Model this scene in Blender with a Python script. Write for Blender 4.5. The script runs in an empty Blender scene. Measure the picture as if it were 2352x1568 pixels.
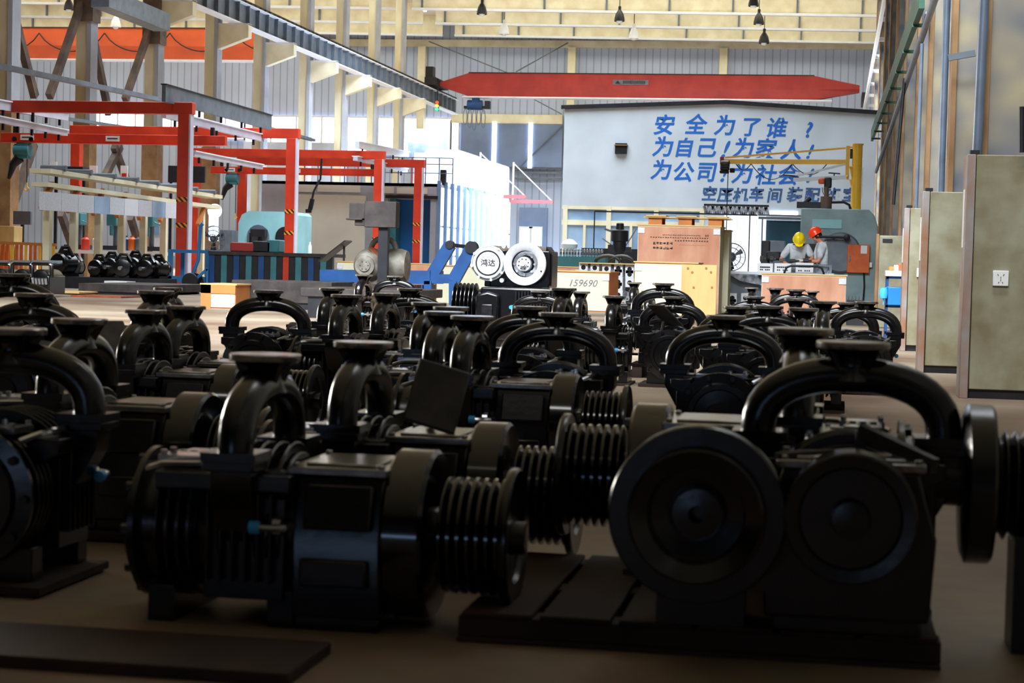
import bpy, bmesh, math, random
from mathutils import Vector, Matrix
R = math.radians
PI = math.pi
random.seed(7)
C = bpy.context.scene.collection
scene = bpy.context.scene

# ------------------------------------------------------------------ camera
F = 4300.0
H = 0.80
def cam_axes():
    yv = Vector((739, 159, -F)).normalized()
    p2 = Vector((-1176, 159 + 0.026 * 1915, -F)).normalized()
    zv = p2.cross(yv); zv = zv if zv.y > 0 else -zv
    zv.normalize()
    xv = yv.cross(zv).normalized()
    return xv, yv, zv
AX, AY, AZ = cam_axes()
RW = Matrix((AX, AY, AZ))          # camera coordinates -> world coordinates
cam_data = bpy.data.cameras.new('camera')
cam = bpy.data.objects.new('camera', cam_data); C.objects.link(cam)
cam_data.sensor_width = 36.0
cam_data.lens = F / 2352 * 36.0
cam_data.clip_start = 0.05; cam_data.clip_end = 400
cam.matrix_world = Matrix.Translation((0, 0, H)) @ RW.to_4x4()
cam_data.dof.use_dof = True
cam_data.dof.focus_distance = 19.0
cam_data.dof.aperture_fstop = 7.5
scene.camera = cam

def ray(u, v): return RW @ Vector((u - 1176, 784 - v, -F))
def PY(u, v, Y):
    r = ray(u, v); return Vector((0, 0, H)) + r * (Y / r.y)
def PX(u, v, X):
    r = ray(u, v); return Vector((0, 0, H)) + r * (X / r.x)
def PZ(u, v, Z):
    r = ray(u, v); return Vector((0, 0, H)) + r * ((Z - H) / r.z)
def hor(u): return 625 + 0.026 * (u - 1915)

# ------------------------------------------------------------------ world and view
w = bpy.data.worlds.new('world'); scene.world = w; w.use_nodes = True
w.node_tree.nodes['Background'].inputs[0].default_value = (0.5, 0.65, 1, 1)
w.node_tree.nodes['Background'].inputs[1].default_value = 0.02
scene.view_settings.view_transform = 'Standard'
scene.view_settings.look = 'None'
scene.view_settings.gamma = 1
scene.view_settings.exposure = 0.0
try: scene.view_settings.use_curve_mapping = False
except Exception: pass

def area(name, loc, rot, sx, sy, power, col, spread=180):
    l = bpy.data.lights.new(name, 'AREA'); l.shape = 'RECTANGLE'; l.size = sx; l.size_y = sy
    l.energy = power; l.color = col; l.spread = R(spread)
    o = bpy.data.objects.new(name, l); C.objects.link(o); o.location = loc; o.rotation_euler = rot
    return o
# daylight through the roof lights over the far two thirds of the hall, then two added fills
area('skylight_daylight_far', (-10, 84, 15.2), (R(24), 0, 0), 17, 24, 52000, (0.70, 0.84, 1.0), 115)
area('skylight_daylight_middle', (-11, 54, 15.2), (0, 0, 0), 19, 18, 7000, (0.80, 0.90, 1.0), 115)
area('skylight_daylight_side_bay', (-44, 78, 15.2), (0, 0, 0), 20, 40, 24000, (0.88, 0.94, 1.0), 130)
area('crate_fill_light', (-6, 10, 15.2), (R(40), 0, 0), 20, 5, 4300, (0.86, 0.93, 1.0), 70)  # added fill for the crate fronts and silver machine, no roof light here
area('cabinet_fill_light', (-3, -6, 13), (R(67), 0, R(-16)), 12, 3, 340, (0.95, 0.95, 0.92), 46)  # added fill aimed at the right-hand cabinets, no opening in the roof
# windows of the left wall and the open door behind the camera
area('window_daylight_side', (-22, 24, 2.7), (R(88), 0, R(-138)), 12, 2.6, 1150, (1.0, 0.95, 0.86), 90)
area('door_daylight_rear', (-6.5, -22, 1.2), (R(90), 0, R(-10)), 8, 0.5, 85, (0.40, 0.62, 1.0))

# ------------------------------------------------------------------ materials
def lin(c):
    return tuple(((x / 255.0) / 12.92 if x <= 10 else (((x / 255.0) + 0.055) / 1.055) ** 2.4) for x in c)
def mat(name, rgb, rough=0.5, metal=0.0, var=0.12, scale=6.0, rgb2=None, bump=0.0, coat=0.0, spec=0.5, stretch=(1, 1, 1), detail=4):
    m = bpy.data.materials.new(name); m.use_nodes = True
    nt = m.node_tree; b = nt.nodes['Principled BSDF']
    c = lin(rgb)
    b.inputs['Roughness'].default_value = rough; b.inputs['Metallic'].default_value = metal
    b.inputs['Specular IOR Level'].default_value = spec
    b.inputs['Coat Weight'].default_value = coat
    tc = nt.nodes.new('ShaderNodeTexCoord'); mp = nt.nodes.new('ShaderNodeMapping'); mp.inputs['Scale'].default_value = stretch
    nz = nt.nodes.new('ShaderNodeTexNoise'); nz.inputs['Scale'].default_value = scale; nz.inputs['Detail'].default_value = detail
    nt.links.new(tc.outputs['Object'], mp.inputs[0]); nt.links.new(mp.outputs[0], nz.inputs['Vector'])
    rp = nt.nodes.new('ShaderNodeValToRGB')
    c2 = lin(rgb2) if rgb2 else tuple(x * (1 - var * 2) for x in c)
    rp.color_ramp.elements[0].position = 0.36; rp.color_ramp.elements[1].position = 0.64
    rp.color_ramp.elements[0].color = (*c2, 1); rp.color_ramp.elements[1].color = (*c, 1)
    nt.links.new(nz.outputs['Fac'], rp.inputs[0]); nt.links.new(rp.outputs[0], b.inputs['Base Color'])
    if bump:
        bp = nt.nodes.new('ShaderNodeBump'); bp.inputs['Strength'].default_value = bump; bp.inputs['Distance'].default_value = 0.01
        nt.links.new(nz.outputs['Fac'], bp.inputs['Height']); nt.links.new(bp.outputs[0], b.inputs['Normal'])
    return m
def emit(name, rgb, s):
    m = bpy.data.materials.new(name); m.use_nodes = True
    b = m.node_tree.nodes['Principled BSDF']; c = lin(rgb)
    b.inputs['Base Color'].default_value = (*c, 1); b.inputs['Emission Color'].default_value = (*c, 1)
    b.inputs['Emission Strength'].default_value = s
    return m
def corrugated(name, rgb, rgb2, pitch, axis='X', rough=0.5):
    m = bpy.data.materials.new(name); m.use_nodes = True
    nt = m.node_tree; b = nt.nodes['Principled BSDF']; b.inputs['Roughness'].default_value = rough
    tc = nt.nodes.new('ShaderNodeTexCoord'); sp = nt.nodes.new('ShaderNodeSeparateXYZ')
    nt.links.new(tc.outputs['Object'], sp.inputs[0])
    mu = nt.nodes.new('ShaderNodeMath'); mu.operation = 'MULTIPLY'; mu.inputs[1].default_value = 1 / pitch
    fr = nt.nodes.new('ShaderNodeMath'); fr.operation = 'FRACT'
    nt.links.new(sp.outputs[axis], mu.inputs[0]); nt.links.new(mu.outputs[0], fr.inputs[0])
    rp = nt.nodes.new('ShaderNodeValToRGB'); e = rp.color_ramp.elements
    e[0].position = 0.0; e[0].color = (*lin(rgb2), 1); e[1].position = 1.0; e[1].color = (*lin(rgb), 1)
    for p, cc in ((0.13, rgb2), (0.2, rgb), (0.6, rgb)):
        x = e.new(p); x.color = (*lin(cc), 1)
    nz = nt.nodes.new('ShaderNodeTexNoise'); nz.inputs['Scale'].default_value = 0.35
    mx = nt.nodes.new('ShaderNodeMix'); mx.data_type = 'RGBA'; mx.blend_type = 'MULTIPLY'; mx.inputs[0].default_value = 0.35
    nt.links.new(fr.outputs[0], rp.inputs[0]); nt.links.new(tc.outputs['Object'], nz.inputs['Vector'])
    nt.links.new(rp.outputs[0], mx.inputs[6]); nt.links.new(nz.outputs['Fac'], mx.inputs[7])
    nt.links.new(mx.outputs[2], b.inputs['Base Color'])
    bp = nt.nodes.new('ShaderNodeBump'); bp.inputs['Strength'].default_value = 0.4; bp.inputs['Distance'].default_value = 0.03
    nt.links.new(rp.outputs[0], bp.inputs['Height']); nt.links.new(bp.outputs[0], b.inputs['Normal'])
    return m

M = {
 'black': mat('black_machine_enamel', (13, 12, 15), 0.23, 0, 0.2, 30, rgb2=(9, 8, 10), bump=0.05, spec=0.7),
 'black2': mat('black_machine_satin', (26, 23, 25), 0.38, 0, 0.2, 18, rgb2=(14, 12, 14), spec=0.6),
 'blackm': mat('dark_machined_steel', (66, 66, 72), 0.34, 0.75, 0.2, 40),
 'flange': mat('worn_flange_steel', (176, 174, 172), 0.2, 0.8, 0.2, 30),
 'dusty': mat('dusty_black_plate', (58, 52, 48), 0.5, 0.0, 0.2, 14, rgb2=(34, 30, 30)),
 'steel': mat('bright_steel', (210, 214, 222), 0.16, 0.9, 0.08, 20),
 'silver': mat('silver_casting', (222, 226, 234), 0.42, 0.15, 0.08, 30),
 'greycast': mat('grey_casting', (134, 130, 120), 0.55, 0.1, 0.25, 7, rgb2=(98, 90, 80)),
 'darkred': mat('dark_red_bracket_paint', (96, 22, 24), 0.6, 0, 0.1),
 'knot': mat('wood_knot', (178, 120, 70), 0.8, 0, 0.1),
 'stripcurt': emit('backlit_strip_plastic', (226, 234, 246), 0.9),  # emission put in for daylight shining through the strips
 'blue2': mat('bright_blue_paint', (44, 126, 190), 0.45, 0, 0.1, 3),
 'bluegrey': mat('blue_grey_post_paint', (112, 140, 176), 0.5, 0, 0.1, 2),
 'gloss': mat('oiled_black_steel', (10, 9, 12), 0.12, 0, 0.1, 20, spec=0.9),
 'cap': mat('blue_plastic_cap', (70, 180, 250), 0.4, 0, 0.02),
 'red': mat('red_gantry_paint', (212, 60, 28), 0.5, 0, 0.1, 2.0, rgb2=(192, 46, 24)),
 'crane': mat('red_crane_paint', (172, 52, 44), 0.55, 0, 0.08, 1.0, rgb2=(156, 42, 38)),
 'orange': mat('orange_crane_paint', (222, 96, 52), 0.5, 0, 0.06, 1.0),
 'yellow': mat('yellow_crane_paint', (252, 196, 56), 0.45, 0, 0.06, 2),
 'cream': mat('cream_steel_paint', (238, 232, 204), 0.55, 0, 0.08, 1.2, rgb2=(220, 210, 176)),
 'column': mat('cream_column_paint', (222, 216, 186), 0.55, 0, 0.1, 0.8, rgb2=(176, 160, 126), stretch=(1, 1, 0.3)),
 'roof': mat('cream_roof_sheet', (240, 232, 200), 0.6, 0, 0.05, 0.6),
 'whitep': mat('white_steel_paint', (232, 236, 244), 0.45, 0, 0.04, 2),
 'greysteel': mat('grey_steel_paint', (112, 122, 134), 0.45, 0.2, 0.15, 3),
 'dark': mat('dark_steel', (38, 38, 44), 0.5, 0.3, 0.2, 5),
 'brace': mat('brown_grey_brace', (112, 92, 78), 0.6, 0, 0.2, 2, rgb2=(70, 60, 60)),
 'blue': mat('blue_machine_paint', (18, 74, 134), 0.45, 0, 0.15, 3),
 'ltblue': mat('pale_blue_machine_paint', (150, 208, 216), 0.5, 0, 0.1, 1.2),
 'teal': mat('teal_machine_paint', (60, 130, 140), 0.5, 0, 0.12, 3),
 'press': mat('grey_green_press_paint', (146, 172, 176), 0.5, 0, 0.12, 1.6, rgb2=(118, 144, 150)),
 'slogan': mat('white_painted_plaster', (202, 212, 222), 0.7, 0, 0.04, 0.6, rgb2=(186, 196, 204)),
 'bluepaint': mat('blue_wall_paint', (18, 100, 190), 0.6, 0, 0.05, 2),
 'bluedk': mat('faded_blue_wall_paint', (62, 104, 160), 0.6, 0, 0.25, 3),
 'beige': mat('beige_booth_panel', (214, 212, 198), 0.6, 0, 0.05, 0.8),
 'glass': mat('blue_window_glass', (166, 196, 226), 0.15, 0, 0.2, 0.6, rgb2=(120, 152, 190)),
 'glassdk': mat('dark_teal_glass', (30, 84, 104), 0.2, 0, 0.2, 0.8),
 'curtain': mat('blue_grey_curtain', (126, 146, 182), 0.6, 0, 0.1, 0.5, rgb2=(106, 124, 158)),
 'ply': mat('brown_plywood', (212, 158, 128), 0.7, 0, 0.1, 3, rgb2=(190, 130, 100), stretch=(1, 1, 0.4)),
 'pine': mat('pale_pine_board', (226, 196, 134), 0.7, 0, 0.06, 2, rgb2=(206, 166, 102), stretch=(1, 1, 0.3)),
 'palewood': mat('whitish_plywood', (226, 222, 192), 0.7, 0, 0.05, 1.5),
 'orwood': mat('orange_wood', (206, 128, 66), 0.7, 0, 0.1, 3),
 'dkwood': mat('dark_pallet_wood', (64, 46, 37), 0.8, 0, 0.2, 5, rgb2=(38, 27, 23), stretch=(1, 0.2, 1)),
 'rust': mat('rusty_steel_plate', (66, 58, 54), 0.7, 0.1, 0.2, 5, rgb2=(42, 37, 38)),
 'rustor': mat('orange_rust', (150, 76, 36), 0.8, 0, 0.2, 8),
 'wallface': mat('blotchy_painted_steel', (160, 150, 124), 0.45, 0, 0.3, 1.7, rgb2=(70, 84, 112), detail=2),
 'cabinet': mat('grey_olive_cabinet', (150, 149, 128), 0.5, 0, 0.08, 3.5, rgb2=(122, 112, 84), detail=8),
 'cabrust': mat('rusty_cabinet_edge', (150, 150, 150), 0.5, 0, 0.2, 2.5, rgb2=(142, 96, 62)),
 'green': mat('green_cable_tray', (52, 96, 78), 0.5, 0, 0.15, 2),
 'pipe': mat('blue_grey_pipe', (112, 126, 146), 0.4, 0.3, 0.15, 4),
 'plastic': mat('white_plastic', (236, 238, 240), 0.4, 0, 0.02),
 'foam': mat('white_foam', (232, 236, 242), 0.8, 0, 0.04, 8),
 'hole': mat('dark_hole', (12, 12, 16), 0.8, 0, 0.1),
 'film': mat('clear_plastic_film', (170, 176, 186), 0.2, 0, 0.3, 9, rgb2=(84, 88, 96)),
 'skin': mat('skin', (206, 132, 96), 0.55, 0, 0.05),
 'shirt': mat('pale_grey_work_shirt', (206, 210, 214), 0.8, 0, 0.1, 9, rgb2=(176, 180, 186)),
 'darkshirt': mat('dark_grey_work_shirt', (60, 62, 70), 0.8, 0, 0.1, 9),
 'trousers': mat('grey_work_trousers', (150, 156, 168), 0.8, 0, 0.1, 9),
 'glove': mat('white_cotton_glove', (222, 222, 214), 0.85, 0, 0.05),
 'hair': mat('black_hair', (22, 18, 18), 0.6, 0, 0.1),
 'hred': mat('red_helmet', (244, 62, 22), 0.25, 0, 0.02),
 'hyel': mat('yellow_helmet', (246, 214, 20), 0.3, 0, 0.02),
 'ink': mat('black_stencil_ink', (52, 40, 40), 0.7, 0, 0.1),
 'pencil': mat('pencil_mark', (120, 120, 130), 0.7, 0, 0.05),
 'orbox': mat('orange_box_paint', (226, 108, 24), 0.5, 0, 0.12, 3, rgb2=(200, 84, 20)),
 'doorblue': mat('bright_blue_panel', (30, 122, 204), 0.4, 0, 0.1, 0.8),
 'lilac': mat('lilac_white_rail', (206, 202, 220), 0.4, 0, 0.08, 2),
 'colgrey': mat('grey_column_flange', (168, 172, 182), 0.55, 0, 0.1, 1),
 'brownpaint': mat('brown_column_paint', (164, 128, 86), 0.6, 0, 0.1, 1.5, rgb2=(120, 86, 56)),
 'win': emit('daylit_window_glass', (226, 236, 255), 5.0),
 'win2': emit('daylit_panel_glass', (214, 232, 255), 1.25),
 'sky': emit('translucent_roof_light', (250, 246, 224), 6.0),
 'lampon': emit('lit_tube', (235, 240, 255), 5.0),
 'rearwin': emit('daylit_rear_door', (120, 170, 255), 1.2),
 'sigred': emit('signal_red', (255, 60, 30), 3.0),
 'siggreen': emit('signal_green', (60, 255, 160), 2.0),
 'sigyel': emit('signal_amber', (255, 210, 60), 2.0),
 'corr': corrugated('corrugated_wall_sheet', (196, 210, 236), (158, 174, 204), 0.48),
 'corrside': corrugated('corrugated_side_sheet', (170, 180, 196), (110, 122, 142), 0.36, 'Y'),
}
# hazard stripes
def stripes():
    m = bpy.data.materials.new('hazard_stripes'); m.use_nodes = True; nt = m.node_tree; b = nt.nodes['Principled BSDF']
    tc = nt.nodes.new('ShaderNodeTexCoord'); sp = nt.nodes.new('ShaderNodeSeparateXYZ'); nt.links.new(tc.outputs['Object'], sp.inputs[0])
    a = nt.nodes.new('ShaderNodeMath'); a.operation = 'ADD'; nt.links.new(sp.outputs['X'], a.inputs[0]); nt.links.new(sp.outputs['Z'], a.inputs[1])
    mu = nt.nodes.new('ShaderNodeMath'); mu.operation = 'MULTIPLY'; mu.inputs[1].default_value = 7; nt.links.new(a.outputs[0], mu.inputs[0])
    fr = nt.nodes.new('ShaderNodeMath'); fr.operation = 'FRACT'; nt.links.new(mu.outputs[0], fr.inputs[0])
    g = nt.nodes.new('ShaderNodeMath'); g.operation = 'GREATER_THAN'; g.inputs[1].default_value = 0.5; nt.links.new(fr.outputs[0], g.inputs[0])
    mx = nt.nodes.new('ShaderNodeMix'); mx.data_type = 'RGBA'; nt.links.new(g.outputs[0], mx.inputs[0])
    mx.inputs[6].default_value = (*lin((30, 24, 20)), 1); mx.inputs[7].default_value = (*lin((250, 150, 40)), 1)
    nt.links.new(mx.outputs[2], b.inputs['Base Color']); return m
M['hazard'] = stripes()
# floor: painted concrete, worn
def floor_mat():
    m = bpy.data.materials.new('worn_concrete_floor'); m.use_nodes = True; nt = m.node_tree; b = nt.nodes['Principled BSDF']
    tc = nt.nodes.new('ShaderNodeTexCoord')
    n1 = nt.nodes.new('ShaderNodeTexNoise'); n1.inputs['Scale'].default_value = 0.5; n1.inputs['Detail'].default_value = 8
    n2 = nt.nodes.new('ShaderNodeTexNoise'); n2.inputs['Scale'].default_value = 9; n2.inputs['Detail'].default_value = 6
    nt.links.new(tc.outputs['Object'], n1.inputs['Vector']); nt.links.new(tc.outputs['Object'], n2.inputs['Vector'])
    rp = nt.nodes.new('ShaderNodeValToRGB'); e = rp.color_ramp.elements
    e[0].position = 0.35; e[0].color = (*lin((116, 88, 70)), 1); e[1].position = 0.7; e[1].color = (*lin((180, 164, 142)), 1)
    mx = nt.nodes.new('ShaderNodeMix'); mx.data_type = 'RGBA'; mx.blend_type = 'MULTIPLY'; mx.inputs[0].default_value = 0.4
    nt.links.new(n1.outputs['Fac'], rp.inputs[0]); nt.links.new(rp.outputs[0], mx.inputs[6]); nt.links.new(n2.outputs['Color'], mx.inputs[7])
    nt.links.new(mx.outputs[2], b.inputs['Base Color']); b.inputs['Roughness'].default_value = 0.55
    bp = nt.nodes.new('ShaderNodeBump'); bp.inputs['Strength'].default_value = 0.25; bp.inputs['Distance'].default_value = 0.01
    nt.links.new(n2.outputs['Fac'], bp.inputs['Height']); nt.links.new(bp.outputs[0], b.inputs['Normal'])
    return m
M['floor'] = floor_mat()

# ------------------------------------------------------------------ mesh helpers
class MB:
    def __init__(s): s.v = []; s.f = []
    def add(s, vs, fs):
        n = len(s.v); s.v += [Vector(p) for p in vs]; s.f += [[i + n for i in f] for f in fs]; return s
    def box(s, x0, x1, y0, y1, z0, z1):
        if x0 > x1: x0, x1 = x1, x0
        if y0 > y1: y0, y1 = y1, y0
        if z0 > z1: z0, z1 = z1, z0
        return s.add([(x0,y0,z0),(x1,y0,z0),(x1,y1,z0),(x0,y1,z0),(x0,y0,z1),(x1,y0,z1),(x1,y1,z1),(x0,y1,z1)],
                     [(3,2,1,0),(4,5,6,7),(0,1,5,4),(1,2,6,5),(2,3,7,6),(3,0,4,7)])
    def obox(s, c, size, rot=(0,0,0)):
        m = Matrix.Translation(c) @ (Matrix.Rotation(rot[2],4,'Z') @ Matrix.Rotation(rot[1],4,'Y') @ Matrix.Rotation(rot[0],4,'X'))
        a, b, d = [q / 2 for q in size]
        vs = [(-a,-b,-d),(a,-b,-d),(a,b,-d),(-a,b,-d),(-a,-b,d),(a,-b,d),(a,b,d),(-a,b,d)]
        return s.add([m @ Vector(p) for p in vs], [(3,2,1,0),(4,5,6,7),(0,1,5,4),(1,2,6,5),(2,3,7,6),(3,0,4,7)])
    def bar(s, p0, p1, wd, hd=None):
        p0 = Vector(p0); p1 = Vector(p1); hd = hd or wd
        d = (p1 - p0).normalized(); up = Vector((0,0,1)) if abs(d.z) < 0.9 else Vector((0,1,0))
        a = d.cross(up).normalized() * wd / 2; b = a.cross(d).normalized() * hd / 2
        vs = [p0-a-b, p0+a-b, p0+a+b, p0-a+b, p1-a-b, p1+a-b, p1+a+b, p1-a+b]
        return s.add(vs, [(3,2,1,0),(4,5,6,7),(0,1,5,4),(1,2,6,5),(2,3,7,6),(3,0,4,7)])
    def tube(s, pts, r, n=12, closed=False):
        pts = [Vector(p) for p in pts]; rs = r if isinstance(r, (list, tuple)) else [r] * len(pts)
        vs = []; fs = []; k = len(pts)
        ref = None
        for i, p in enumerate(pts):
            if closed: d = pts[(i+1) % k] - pts[i-1]
            else: d = pts[min(i+1, k-1)] - pts[max(i-1, 0)]
            d.normalize()
            if ref is None: ref = Vector((0,0,1)) if abs(d.z) < 0.9 else Vector((0,1,0))
            a = (ref - d * ref.dot(d)).normalized(); ref = a; b = d.cross(a)
            for j in range(n):
                t = 2 * PI * j / n; vs.append(p + (a * math.cos(t) + b * math.sin(t)) * rs[i])
        for i in range(k if closed else k - 1):
            for j in range(n):
                q = (i + 1) % k
                fs.append((i*n+j, i*n+(j+1) % n, q*n+(j+1) % n, q*n+j))
        if not closed: fs.append(tuple(range(n-1, -1, -1))); fs.append(tuple(range((k-1)*n, k*n)))
        return s.add(vs, fs)
    def cyl(s, p0, p1, r, r2=None, n=20): return s.tube([p0, p1], [r, r if r2 is None else r2], n)
    def lathe(s, prof, o=(0,0,0), axis='Z', n=28, cap=True):
        o = Vector(o); vs = []; fs = []; k = len(prof)
        for (r, t) in prof:
            for j in range(n):
                a = 2 * PI * j / n; c, q = r * math.cos(a), r * math.sin(a)
                vs.append(o + (Vector((c, q, t)) if axis == 'Z' else Vector((t, c, q)) if axis == 'X' else Vector((q, t, c))))
        for i in range(k - 1):
            for j in range(n): fs.append((i*n+j, i*n+(j+1) % n, (i+1)*n+(j+1) % n, (i+1)*n+j))
        if cap: fs.append(tuple(range(n-1, -1, -1))); fs.append(tuple(range((k-1)*n, k*n)))
        return s.add(vs, fs)
    def ring(s, ro, ri, t0, t1, o=(0,0,0), axis='X', n=32):
        return s.lathe([(ri, t0), (ro, t0), (ro, t1), (ri, t1), (ri, t0)], o, axis, n, cap=False)
    def prism(s, poly, a0, a1, axis='X'):
        n = len(poly); vs = []
        for t in (a0, a1):
            for (p, q) in poly:
                vs.append((t, p, q) if axis == 'X' else (p, t, q) if axis == 'Y' else (p, q, t))
        fs = [tuple(range(n-1, -1, -1)), tuple(range(n, 2*n))] + [(i, (i+1) % n, n+(i+1) % n, n+i) for i in range(n)]
        return s.add(vs, fs)
    def build(s, name, m, parent=None, world=False, smooth=True, bevel=0.0, org=None):
        off = Vector((0,0,0))
        if world:
            if parent is not None:
                off = parent.location.copy()
                if parent.parent: off = off + parent.parent.location
            else:
                lo = [min(v[i] for v in s.v) for i in range(3)]; hi = [max(v[i] for v in s.v) for i in range(3)]
                off = Vector(((lo[0]+hi[0])/2, (lo[1]+hi[1])/2, lo[2]))
        me = bpy.data.meshes.new(name); me.from_pydata([v - off for v in s.v], [], s.f)
        b = bmesh.new(); b.from_mesh(me); bmesh.ops.recalc_face_normals(b, faces=b.faces); b.to_mesh(me); b.free()
        me.materials.append(m if not isinstance(m, str) else M[m])
        if smooth: me.shade_smooth(); me.set_sharp_from_angle(angle=R(38))
        o = bpy.data.objects.new(name, me); C.objects.link(o)
        if parent is not None: o.parent = parent
        elif world: o.location = off
        if bevel:
            md = o.modifiers.new('bevel', 'BEVEL'); md.width = bevel; md.segments = 2; md.limit_method = 'ANGLE'; md.angle_limit = R(40)
        return o
def tag(o, label=None, cat=None, group=None, kind=None):
    if label: o['label'] = label
    if cat: o['category'] = cat
    if group: o['group'] = group
    if kind: o['kind'] = kind
    return o
def empty(name, loc, rz=0, label=None, cat=None, group=None):
    o = bpy.data.objects.new(name, None); C.objects.link(o); o.location = loc; o.rotation_euler = (0, 0, rz); o.empty_display_size = 0.1
    return tag(o, label, cat, group)
def struct(name, mb, m, **k):
    o = mb.build(name, m, world=True, **k); o['kind'] = 'structure'; return o
def solo(name, mb, m, label, cat, group=None, **k):
    return tag(mb.build(name, m, world=True, **k), label, cat, group)
def copy_tree(o, parent=None):
    c = o.copy(); C.objects.link(c)
    if parent is not None: c.parent = parent
    for ch in list(o.children): copy_tree(ch, c)
    return c
def rect(u0, v0, u1, v1, Y):
    a = PY(u0, v0, Y); b = PY(u1, v1, Y); return a.x, b.x, b.z, a.z     # x0, x1, z0, z1
def text(name, body, loc, size, m, parent=None, rot=(R(90),0,0), shear=0.0, ext=0.01, align='CENTER', bold=0.0):
    cu = bpy.data.curves.new(name, 'FONT'); cu.body = body; cu.size = size; cu.shear = shear; cu.extrude = ext
    cu.align_x = align; cu.align_y = 'CENTER'; cu.offset = bold; cu.resolution_u = 3
    o = bpy.data.objects.new(name, cu); C.objects.link(o); cu.materials.append(M[m])
    bpy.context.view_layer.update()
    me = bpy.data.meshes.new_from_object(o.evaluated_get(bpy.context.evaluated_depsgraph_get()))
    bpy.data.objects.remove(o); o = bpy.data.objects.new(name, me); C.objects.link(o)
    if not me.materials: me.materials.append(M[m])
    o.rotation_euler = rot
    if parent is not None: o.parent = parent; o.location = Vector(loc) - parent.location
    else: o.location = loc
    return o
# ================================================================== SETTING
XC = -25.1      # line of columns between the two bays
YE = 121.5; ZR = 16.75
struct('floor', MB().box(-58, 4.2, -26, 123, -0.2, 0), 'floor')
struct('wall_end', MB().box(-58, 4.2, YE, YE+.3, 0, ZR), 'corr')
struct('wall_left', MB().box(-58.3, -58, -26, YE+.3, 0, ZR), 'corrside')
struct('wall_right', MB().box(3.9, 4.2, -26, YE, 0, ZR), 'wallface')
struct('wall_rear', MB().box(-58, 4.2, -26.3, -26, 0, ZR), 'dark')
struct('ceiling', MB().box(-58.3, 4.2, -26.3, YE+.3, ZR, ZR+.2), 'roof')
# portal frame girders under the roof, with stiffeners
for i, Y in enumerate((119.6, 113.7, 107.2, 100.4, 93.2)):
    g = MB()
    sl = 0.012
    def zz(x): return 15.4 - sl * (x + 12)
    g2 = MB(); g3 = MB()
    for (xa, xb) in ((-57.9, XC - .4), (XC + .4, 3.8)):
        za, zb = zz(xa), zz(xb)
        g.add([(xa,Y-.02,za),(xb,Y-.02,zb),(xb,Y+.02,zb),(xa,Y+.02,za),(xa,Y-.02,ZR),(xb,Y-.02,ZR),(xb,Y+.02,ZR),(xa,Y+.02,ZR)],
              [(3,2,1,0),(4,5,6,7),(0,1,5,4),(1,2,6,5),(2,3,7,6),(3,0,4,7)])
        x = xa + .6
        while x < xb - .2:
            g3.box(x-.05, x+.05, Y-.17, Y-.02, zz(x), ZR); x += 3.6
        g2.add([(xa,Y-.16,za-.14),(xb,Y-.16,zb-.14),(xb,Y+.16,zb-.14),(xa,Y+.16,za-.14),(xa,Y-.16,za),(xb,Y-.16,zb),(xb,Y+.16,zb),(xa,Y+.16,za)],
              [(3,2,1,0),(4,5,6,7),(0,1,5,4),(1,2,6,5),(2,3,7,6),(3,0,4,7)])
    o = struct('roof_girder_beam', g, 'cream')
    f = g2.build('girder_flange', 'whitep', o, world=True); g3.build('web_stiffener', 'greysteel', o, world=True)  # white, deepened flange paints in the sunlight on it
# translucent roof lights between the girders
for i, Y in enumerate((116.6, 110.4, 103.8, 96.8)):
    m = MB()
    for xa, xb in ((-57, XC-1), (XC+1, 2.2)): m.box(xa, xb, Y-.7, Y+.7, ZR-.05, ZR)
    struct('window_%d' % (i+1), m, 'sky')
# eaves beam over the end wall, posts of the end wall and wind bracing
struct('trim_1', MB().box(-57.9, 3.9, YE-.3, YE, 14.95, 15.4), 'cream')
for u in (968, 1312, 1660):
    p = PY(u, 200, 121.2)
    struct('end_wall_column', MB().box(p.x-.25, p.x+.25, YE-.5, YE, 0, 14.95), 'cream')
struct('trim_2', MB().box(XC, PY(1292,270,121.2).x, YE-.4, YE, PY(1100,283,121.2).z, PY(1100,262,121.2).z), 'cream')
for (a, b) in (((985,95),(1185,175)), ((1185,165),(1305,98)), ((1215,222),(1290,262)), ((1292,288),(1195,382))):
    p, q = PY(*a, 120.8), PY(*b, 120.8); struct('trim_3', MB().bar(p, q, .07), 'greysteel')
# windows of the end wall (blown out daylight)
def window(n, u0, u1, v0, v1, Y=121.4, m='win', bars=1, frame='whitep'):
    x0, x1, z0, z1 = rect(u0, v0, u1, v1, Y)
    o = struct('window_%d' % n, MB().box(x0, x1, Y-.02, Y, z0, z1), m)
    fr = MB(); t = .12
    fr.box(x0-t, x1+t, Y-.1, Y, z1, z1+t).box(x0-t, x1+t, Y-.1, Y, z0-t, z0).box(x0-t, x0, Y-.1, Y, z0, z1).box(x1, x1+t, Y-.1, Y, z0, z1)
    for k in range(1, bars):
        xx = x0 + (x1-x0) * k / bars; fr.box(xx-t/2, xx+t/2, Y-.1, Y, z0, z1)
    fr.build('window_frame', frame, o, world=True); return o
window(5, 190, 560, 252, 318, bars=9)
window(6, 566, 1034, 268, 352, bars=8)
window(7, 1038, 1052, 280, 345)
window(8, 1197, 1218, 524, 575, Y=120.95); window(9, 1220, 1241, 524, 575, Y=120.95)
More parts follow.
